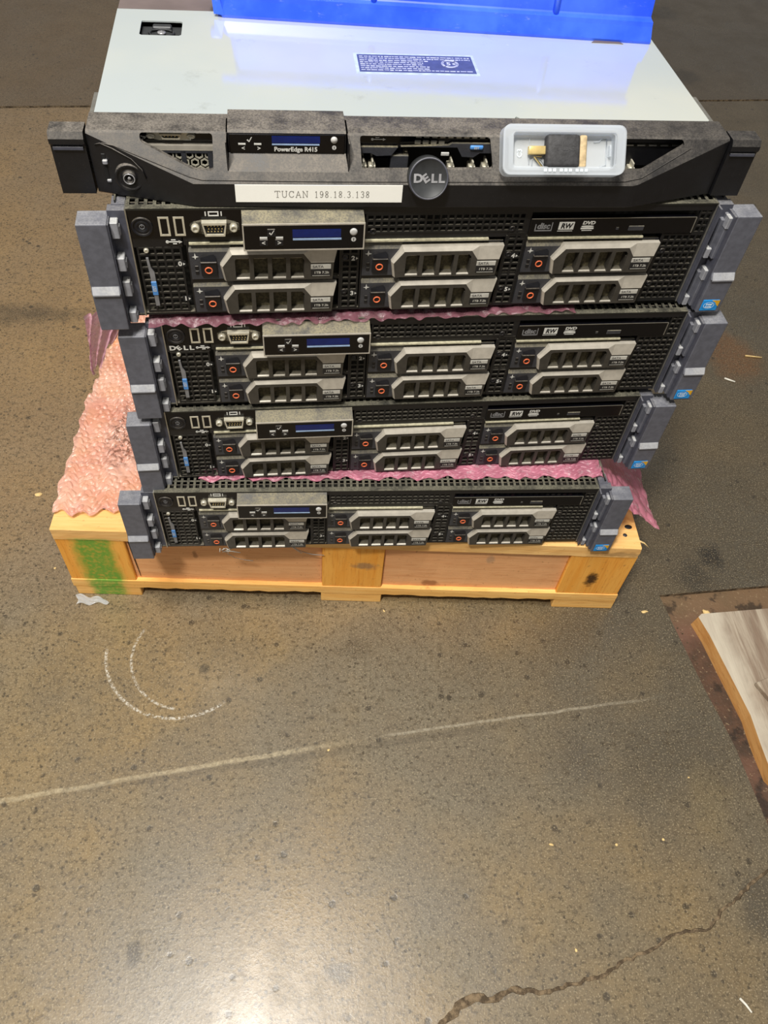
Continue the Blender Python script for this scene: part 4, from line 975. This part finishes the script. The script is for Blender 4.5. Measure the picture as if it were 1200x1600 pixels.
ca = MB(); [ca.rbox(-14+q*3.1+(q//3)*1.5, -12+q*3.1+(q//3)*1.5, -9.8, -9.4, -13.4, -11.6, .1) for q in range(9)]; tiltv(ca).build('embossed_print', 'badge_white', cs)
ca = MB(); put_text(ca, 'C3', 4.5, 0, 0, 0, .05); ca.v = [(-28.4-z_, -1.8, -1+x_) for x_, y_, z_ in ca.v]; tiltv(ca).build('case_mark', 'badge_white', cs)
ca = MB(); ca.rbox(-12.5, 10.5, -9.8, -1.6, -10.6, 9.6, 2.4, 3); put_text(ca, 'TCG', 5, 0, 1, -9.95, .2, 1.4)
pg = tiltv(ca).build('plug_body', 'rubber_black', cs)
ca = MB(); ca.rbox(-23.5, -12, -6.6, -2.8, -2.4, 2.8, .5, 2); tiltv(ca).build('plug_tip', 'gold', cs)
ca = MB(); ca.tube([(-13, -3.6, -10), (-19, -3.6, -3.4), (-14, -3.6, -3.2)], .7, 5); tiltv(ca).build('plug_wire', 'gold', cs)
ca = MB(); ca.rbox(10.4, 15.5, -8, -1.8, -10.4, 9.4, 1.2, 2); tiltv(ca).build('foam_band', 'masking_tan', cs)

# ---------------------------------------------------------------- blue bin resting on the lid
bn = empty('storage_bin', (-135, 214.5, 357.1+42.3+GZ), (0, 0, -0.041)); tag(bn, 'bright blue scuffed plastic storage bin resting on the galvanised lid', 'bin')
L_ = 341; D_ = 320; H_ = 50
def hull(inset, z): return [(4+inset, inset), (L_-inset*.4, inset), (L_-inset*.4, D_-inset), (inset, D_-inset), (inset, 5+inset)]
mb = MB()
lv = [(-3, 0.0), (-3.5, 2), (-0.5, 11.5), (0, 14.5), (3, 16), (4, 17), (7, H_)]
vs = []; fs = []
for ins, z in lv: vs += [(a, b, z) for a, b in hull(ins+3.5, z)]
for ins, z in ((9, H_), (6, 3)): vs += [(a, b, z) for a, b in hull(ins+3.5, z)]
nl = len(lv)+2
for i in range(nl-1):
    for k in range(5): fs.append((i*5+k, i*5+(k+1) % 5, (i+1)*5+(k+1) % 5, (i+1)*5+k))
fs.append(tuple((nl-1)*5+k for k in range(5))); fs.append(tuple(range(5))[::-1])
mb.add(vs, fs); mb.build('bin_body', 'bin', bn)
for x_ in (262, 120):
    mb = MB(); mb.tube([(x_, 7, 15), (x_, 9.4, 40), (x_, 10.6, H_)], 2.6, 8); mb.build('rib', 'bin', bn)
mb = MB(); mb.box(-1, L_-2, 6, 12, H_-3, H_); mb.build('bin_rim', 'bin', bn)
mb = MB(); mb.add([(-2, 1, 2), (6, -.5, 2), (2, 4, 15), (-4, 8, 15)], [(0, 1, 2, 3)]); mb.rbox(-7, 2, 7, 16, 11, 18, 1.5, 2); mb.build('corner_tab', 'bin', bn)

# ---------------------------------------------------------------- pallet
pl = empty('wooden_pallet', (-330.4, 27.0, -4.6+GZ), (0, 0, -0.05832)); tag(pl, 'small pine pallet with a green paint mark, carrying the server stack', 'pallet')
rnd = random.Random(21)
def board(name, mat, x0, x1, y0, y1, z0, z1, rag=.8, nx=40, parent=pl, endrag=0, seed=0, label=None):
    """a sawn board with slightly uneven arrises"""
    r_ = random.Random(seed or rnd.random()); bm = bmesh.new(); rings = []
    for i in range(nx+1):
        x_ = x0+(x1-x0)*i/nx; j = lambda s_: r_.uniform(-rag, rag)*s_
        e = r_.uniform(0, endrag) if i in (0, nx) else 0
        rings.append([bm.verts.new((x_-(e+r_.uniform(0, endrag)) if i == nx else x_+(e if i == 0 else 0), y_+j(.5), z_+j(.5))) for y_, z_ in
                      ((y0, z0), (y0-.0, (z0+z1)/2), (y0, z1-.8), (y0+.8, z1), ((y0+y1)/2, z1), (y1, z1), (y1, z0))])
    m = 7
    for i in range(nx):
        for k in range(m): bm.faces.new((rings[i][k], rings[i+1][k], rings[i+1][(k+1) % m], rings[i][(k+1) % m]))
    bm.faces.new(rings[0][::-1]); bm.faces.new(rings[-1])
    mb = MB(); mb.frombm(bm); o = mb.build(name, mat, parent)
    if label: o['label'] = label
    return o
ys = [0, 92, 190, 290, 392, 500]
for i, yy in enumerate(ys):
    board('deck_board', 'wood_deck', (0, 2, 5, 18, 26, 32)[i], 613 if i == 0 else 611+rnd.uniform(-2, 2), yy, yy+88, -17, 0 if i == 0 else -.4, .5, 40, endrag=2.5 if i == 0 else 1)
for yy in (.8, 255, 510):
    for (x0, x1) in ((.8, 71), (275, 341), (540, 611.5)):
        mb = MB(); mb.rbox(x0, x1, yy, yy+76, -92, -17.2, .8); mb.build('block', 'wood_block', pl)
for yy in (5.0, 512):
    board('side_panel', 'wood_panel', 71.4, 274.6, yy, yy+20, -93, -17.8, .5, 20); board('side_panel', 'wood_panel', 341.8, 539.6, yy, yy+20, -93, -17.8, .5, 20)
for i, yy in enumerate((-.2, 255, 510)):
    # bottom cross strip with a torn lower arris
    r_ = random.Random(40+i); bm = bmesh.new(); rings = []
    n_ = 60
    for k in range(n_+1):
        x_ = .5+611.5*k/n_; zb = -105.5+r_.uniform(-1, 1)*1.1+(1.5 if 240 < x_ < 274 else 0)
        rings.append([bm.verts.new(q) for q in ((x_, yy, zb), (x_, yy-.2, -98), (x_, yy, -92.2), (x_, yy+80, -92.2), (x_, yy+80, -105.5))])
    for k in range(n_):
        for q in range(5): bm.faces.new((rings[k][q], rings[k+1][q], rings[k+1][(q+1) % 5], rings[k][(q+1) % 5]))
    bm.faces.new(rings[0][::-1]); bm.faces.new(rings[-1])
    mb = MB(); mb.frombm(bm); mb.build('cross_strip', 'wood_strip', pl)
for x0, x1 in ((1.5, 72.5), (274, 342.5), (542, 613.5)):
    mb = MB(); mb.rbox(x0, x1, .4, 596, -122.9, -105.6, .8); mb.build('skid', 'wood_strip', pl)
for a, b in ((22.8, 31), (49.7, 29.7), (594.8, 17)):
    mb = MB(); mb.lathe(a, 0, [(2.6, 0), (2.4, .6), (.01, .8)], 10); mb.v = [(x_, b-z_, y_) for x_, y_, z_ in mb.v]; mb.v = [(x_, y_, z_-.3) for x_, y_, z_ in mb.v]; mb.build('nail_head', 'latch_hole', pl)
mb = MB(); mb.lathe(600.5, 0, [(4.2, 0), (4.0, .4), (.01, .4)], 12); mb.v = [(x_, 28-z_*.7, y_+.1) for x_, y_, z_ in mb.v]; mb.build('knot_hole', 'cavity_black', pl)
mb = MB(); mb.tube([(612, 16, -8), (618, 14, -9), (624, 11, -13)], [1.2, .9, .2], 5); mb.build('splinter', 'chip_wood', pl)
mb = MB(); mb.tube([(74.6, 3.6, -20), (74.8, 3.8, -50), (76, 4, -88)], [.9, .6, .3], 5); mb.build('crack_gap', 'cavity_black', pl)

# ---------------------------------------------------------------- bubble wrap
def sheet(name, fn, nu, nv, keep, mats, bub=9.5, amp=2.6, lenu=1, lenv=1, parent=None):
    """fn(u, v) -> point in mm; bubbles are domes on a staggered grid along the arc lengths lenu, lenv"""
    vs = []; idx = {}
    rnd_ = random.Random(len(name)+nu); pop = {}
    for i in range(nu+1):
        for j in range(nv+1):
            u, v = i/nu, j/nv; s_, t_ = u*lenu, v*lenv
            r = round(t_/(bub*.87)); off = bub/2 if r % 2 else 0; q = round((s_-off)/bub)
            d = math.hypot(s_-(q*bub+off), t_-r*bub*.87)/(bub*.46)
            if (q, r) not in pop: pop[(q, r)] = rnd_.choice([1, 1, 1, .8, .5, .15])
            h = amp*pop[(q, r)]*math.sqrt(max(0, 1-d*d)) if d < 1 else 0
            p = Vector(fn(u, v))
            if h and amp:
                e = 1e-3; a = Vector(fn(u+e, v))-p; b = Vector(fn(u, v+e))-p; n_ = a.cross(b)
                if n_.length > 0: n_.normalize(); n_ = n_ if n_.z > -.2 else -n_; p = p+n_*h
            idx[(i, j)] = len(vs); vs.append(tuple(p))
    fs = [(idx[(i, j)], idx[(i+1, j)], idx[(i+1, j+1)], idx[(i, j+1)]) for i in range(nu) for j in range(nv) if keep((i+.5)/nu, (j+.5)/nv)]
    mb = MB(); mb.add(vs, fs, None, True); me = mb.mesh(name, mats)
    return link(name, me, parent, (0, 0, GZ))
def wob(x, y, s, ph=0): return math.sin(x*s+ph)*math.cos(y*s*.8+ph*1.7)+.5*math.sin(x*s*2.3+y*s*1.9+ph)
# on the pallet, beside the lowest server
def w1(u, v):
    y = 44+v*350; xl = ipl(y, [(44, -329), (100, -326), (170, -321.5), (275, -312), (345, -299), (394, -290)])+1.6*math.sin(y*.21)+1.2*math.sin(y*.057)
    x = xl+(-219.5-xl)*u; z = -2.5+1.6*wob(x, y, .05)+3.6*math.exp(-((x+262)/26)**2-((y-150)/60)**2)*(1+.5*math.sin(x*.5)*math.sin(y*.4))+1.5*(1-u)
    yy = y+3*math.sin(x*.11)+(3.0*math.sin(x*.31)) * (1-v)
    return (x, yy, max(z, -4.0)+.5)
o = sheet('bubble_wrap', w1, 130, 400, lambda u, v: True, 'wrap_dirty', 8.0, 2.4, 108, 350)
tag(o, 'soiled pale pink bubble wrap sheet lying on the pallet beside the lowest server', 'bubble wrap', 'pink bubble wrap around the servers')
# between the lowest two servers, hanging down by the pallet's far end
def w2(u, v):
    s_ = -170+u*(505); yb_ = 12.5+1.6*math.sin(s_*.33)+1.2*math.sin(s_*.13)
    if s_ < 214: x = s_; z = 86.9; front = yb_
    else:
        t_ = (s_-214)/121; x = 214+22*t_+62*t_*t_; z = 87.2-24*t_-60*t_**1.4; front = 12.5+4*math.sin(t_*3)-6*t_+2*math.sin(t_*24)
        front += 3*t_
    y = front+v*95
    if s_ < 212: y = front+v*24; z += .3
    else:
        b_ = min(1, (s_-212)/14); y = front+v*(24+b_*75); z += b_*2.5*wob(x, y, .09)
    return (x, y, z)
o = sheet('bubble_wrap', w2, 500, 100, lambda u, v: True, 'wrap_magenta', 9.0, 1.5, 505, 60)
tag(o, 'pink bubble wrap between the lowest two servers, drooping over the pallet end', 'bubble wrap', 'pink bubble wrap around the servers')
# between the upper two of the thicker servers, its corner hanging like a torn flap
def w3(u, v):
    x = -186+u*330; yf = 17.5+(x+186)*.052; lip = 1-max(0, min(1, (x-40)/60))
    fr = (yf-.5-3.2*lip*(1 if x < -60 else .5)+1.0*math.sin(x*.25)+.8*math.sin(x*.61))
    y = fr+v*26
    z = 266.8+.8*wob(x, y, .2)
    if v < .28: z -= (0.28-v)/.28*3.6*lip*(.7+.3*math.sin(x*.4))*(1 if x < 0 else .6)
    return (x, y, z)
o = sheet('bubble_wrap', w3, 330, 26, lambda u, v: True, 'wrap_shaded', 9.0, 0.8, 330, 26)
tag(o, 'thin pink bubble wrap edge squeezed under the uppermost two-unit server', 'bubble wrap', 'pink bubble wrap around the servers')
def w4(u, v):
    t_ = v; wd = 34*max(0, 1-t_)**.8+3
    x = -213-24*t_+(u-.5)*wd*1.0+1.0*math.sin(u*22+t_*2); y = 30+(u-.5)*wd*.7-6*t_+2.6*math.sin(u*26+t_*3); z = 270-62*t_+3*math.sin(u*9)*t_
    return (x, y, z)
o = sheet('bubble_wrap', w4, 60, 70, lambda u, v: not (v > .86 and (.3 < u < .8)) and not (u > .7 and v > .6), 'wrap_pink', 7, .5, 34, 62)
tag(o, 'crumpled magenta flap of bubble wrap dangling beside the server latches', 'bubble wrap', 'pink bubble wrap around the servers')

# ---------------------------------------------------------------- boards lying on the floor
bd = empty('wood_board', (376, -29, 1.0), (0, 0, 0)); tag(bd, 'weathered grey pallet board with raw orange edge in the floor recess', 'board')
out = [(0, 0), (6.5, 4.0), (40, 6.0), (96, 9.5), (130, 11), (90, -190), (24, -192), (19.4, -185), (19, -150), (19.5, -120.6), (15.3, -91), (10.2, -56), (5.6, -23.5)]
base_z = -6; th = 17
mb = MB(); lo = [(x_-1.2 if 0 < 1 and i in (0, 8, 9, 10, 11, 12) else x_, y_, base_z) for i, (x_, y_) in enumerate(out)]; hi_ = [(x_+(1.6 if i in (0, 12, 11, 10, 9, 8, 7) else 0), y_, base_z+th) for i, (x_, y_) in enumerate(out)]
n_ = len(out); mb.add(lo+hi_, [tuple(range(n_, 2*n_)), tuple(range(n_))[::-1]], 0); o_ = len(mb.v)-2*n_
for i in range(n_): mb.f.append((i, (i+1) % n_, n_+(i+1) % n_, n_+i)); mb.mi.append(1); mb.sm.append(False)
mb.build('plank', ['wood_weathered', 'wood_raw'], bd)
mb = MB(); mb.prism([[(37, -86), (72, -74), (110, -62), (104, -160), (52, -120)]], base_z+th+.2, base_z+th+7, plane='xy', bev=.8); o = mb.build('wood_offcut', 'wood_weathered')
o.location = Vector((376, -29, 1.0))*MM; tag(o, 'short brown wood offcut lying on top of the weathered board', 'board')

# ---------------------------------------------------------------- small litter
def chip(name, x, y, z, kind, size, rot, label, mat, group=None, cat='chip'):
    mb = MB(); r_ = random.Random(int(x*7+y)); w_, l_, h_ = size
    if kind == 'stick': mb.tube([(-l_/2, 0, w_/2), (0, r_.uniform(-.4, .4)*w_, w_/2), (l_/2, 0, w_/2)], [w_*.5, w_*.45, w_*.35], 6)
    else:
        bm = bmesh.new(); bmesh.ops.create_icosphere(bm, subdivisions=2, radius=1)
        for v in bm.verts:
            k = r_.uniform(.75, 1.15); v.co = Vector((v.co.x*l_/2*k, v.co.y*w_/2*k, max(-.6, v.co.z*k)*h_/2+h_*.3))
        mb.frombm(bm, None, False)
    o = mb.build(name, mat); o.location = Vector((x, y, z))*MM; o.rotation_euler = (0, 0, rot)
    tag(o, label, cat, group); return o
chip('wood_chip', 397, -16, -4.5, 'lump', (11, 8, 6), .8, 'pale yellow splintered lump beside the weathered board tip', 'chip_wood')
chip('wood_sliver', 561, 379, 0, 'stick', (3, 16, 2), -.5, 'white sliver on the bare floor beside the right-hand latches', 'chip_white')
chip('wood_sliver', 618, 432, 0, 'stick', (2.5, 26, 2), -.15, 'thin orange sliver on the floor beyond the stack', 'chip_wood')
chip('paper_scrap', 304, -407, 0, 'stick', (2.4, 13, 1), -1.0, 'small white sliver near the crack in the concrete', 'chip_white', cat='scrap')
chip('wood_chip', -400, 171, 0, 'lump', (6, 9, 2), .2, 'tan chip on the floor west of the pink bubble wrap', 'chip_wood')
for x_, y_, lb in ((158.8, -266.6, 'pale crumb on bare concrete, westernmost of three above the crack'), (222.8, -269.7, 'pale crumb on bare concrete, middle of three above the crack'),
                   (270.4, -267.2, 'pale crumb on bare concrete, nearest of three to the floor recess'), (163.8, -356.7, 'yellow crumb just above the floor crack'),
                   (314.6, -208.5, 'white crumb beside the edge of the floor recess'), (-361, 62, 'white crumb beside the pallet by its green-painted foot'),
                   (14.9, -4.7, 'pale crumb in front of the pallet by its middle skid'), (-52, -165, 'pale crumb lying on the chalky scored line')):
    r_ = random.Random(int(x_)); chip('wood_crumb', x_, y_, 0, 'lump', (r_.uniform(1.6, 2.8), r_.uniform(2.2, 4.4), 1.4), r_.uniform(0, 3), lb, 'chip_wood', None, 'crumb')
chip('wood_chip', 321, -14, 0, 'lump', (3.5, 8, 2), .1, 'pale flake on the dark floor off the pallet corner', 'chip_wood')
def film():
    vs = []; fs = []; n1, n2 = 24, 10
    for i in range(n1+1):
        for j in range(n2+1):
            u, v = i/n1, j/n2; vs.append((34*u-17+2*math.sin(v*5), 13*v*(1-.5*u)-5+1.5*math.sin(u*11), 1.2+2.0*abs(math.sin(u*7+v*6))*(1-abs(2*v-1)*.4)))
    for i in range(n1):
        for j in range(n2): fs.append((i*(n2+1)+j, (i+1)*(n2+1)+j, (i+1)*(n2+1)+j+1, i*(n2+1)+j+1))
    mb = MB(); mb.add(vs, fs, None, True); o = link('plastic_scrap', mb.mesh('plastic_scrap', 'case_clear')); o.location = Vector((-312, 17, .5))*MM
    tag(o, 'crumpled clear plastic scrap by the green-painted pallet foot', 'scrap')
film()
mb = MB(); mb.tube([(-58, -6, -5), (-54, -5, -16), (-46, -4, -24), (-36, -3.4, -30), (-24, -2.6, -33)], .45, 5); mb.tube([(-60, -5, -4), (-56, -5.4, -14), (-47, -4.4, -26)], .5, 5)
o = mb.build('plastic_thread', 'label_light'); o.location = Vector((-30+GZ*0, 12, GZ))*MM; tag(o, 'grey plastic thread hanging down the middle of the pallet front', 'thread')
mb = MB()
for k in range(7):
    r_ = random.Random(k+60); x0 = -150+r_.uniform(-9, 6); mb.tube([(x0, -4, -1), (x0+r_.uniform(-10, 12), -6, -3+r_.uniform(-2, 2)), (x0+r_.uniform(-14, 16), -5, -5+r_.uniform(-3, 3))], .4, 5)
mb.tube([(-150, -3, -5), (-152, 1, -18), (-146, 4, -30), (-136, 6.5, -38), (-128, 6.5, -40)], .35, 5)
o = mb.build('plant_wisp', 'label_light'); o.location = Vector((0, 2, GZ))*MM; tag(o, 'dry grey wisp caught under the front of the lowest server', 'wisp')
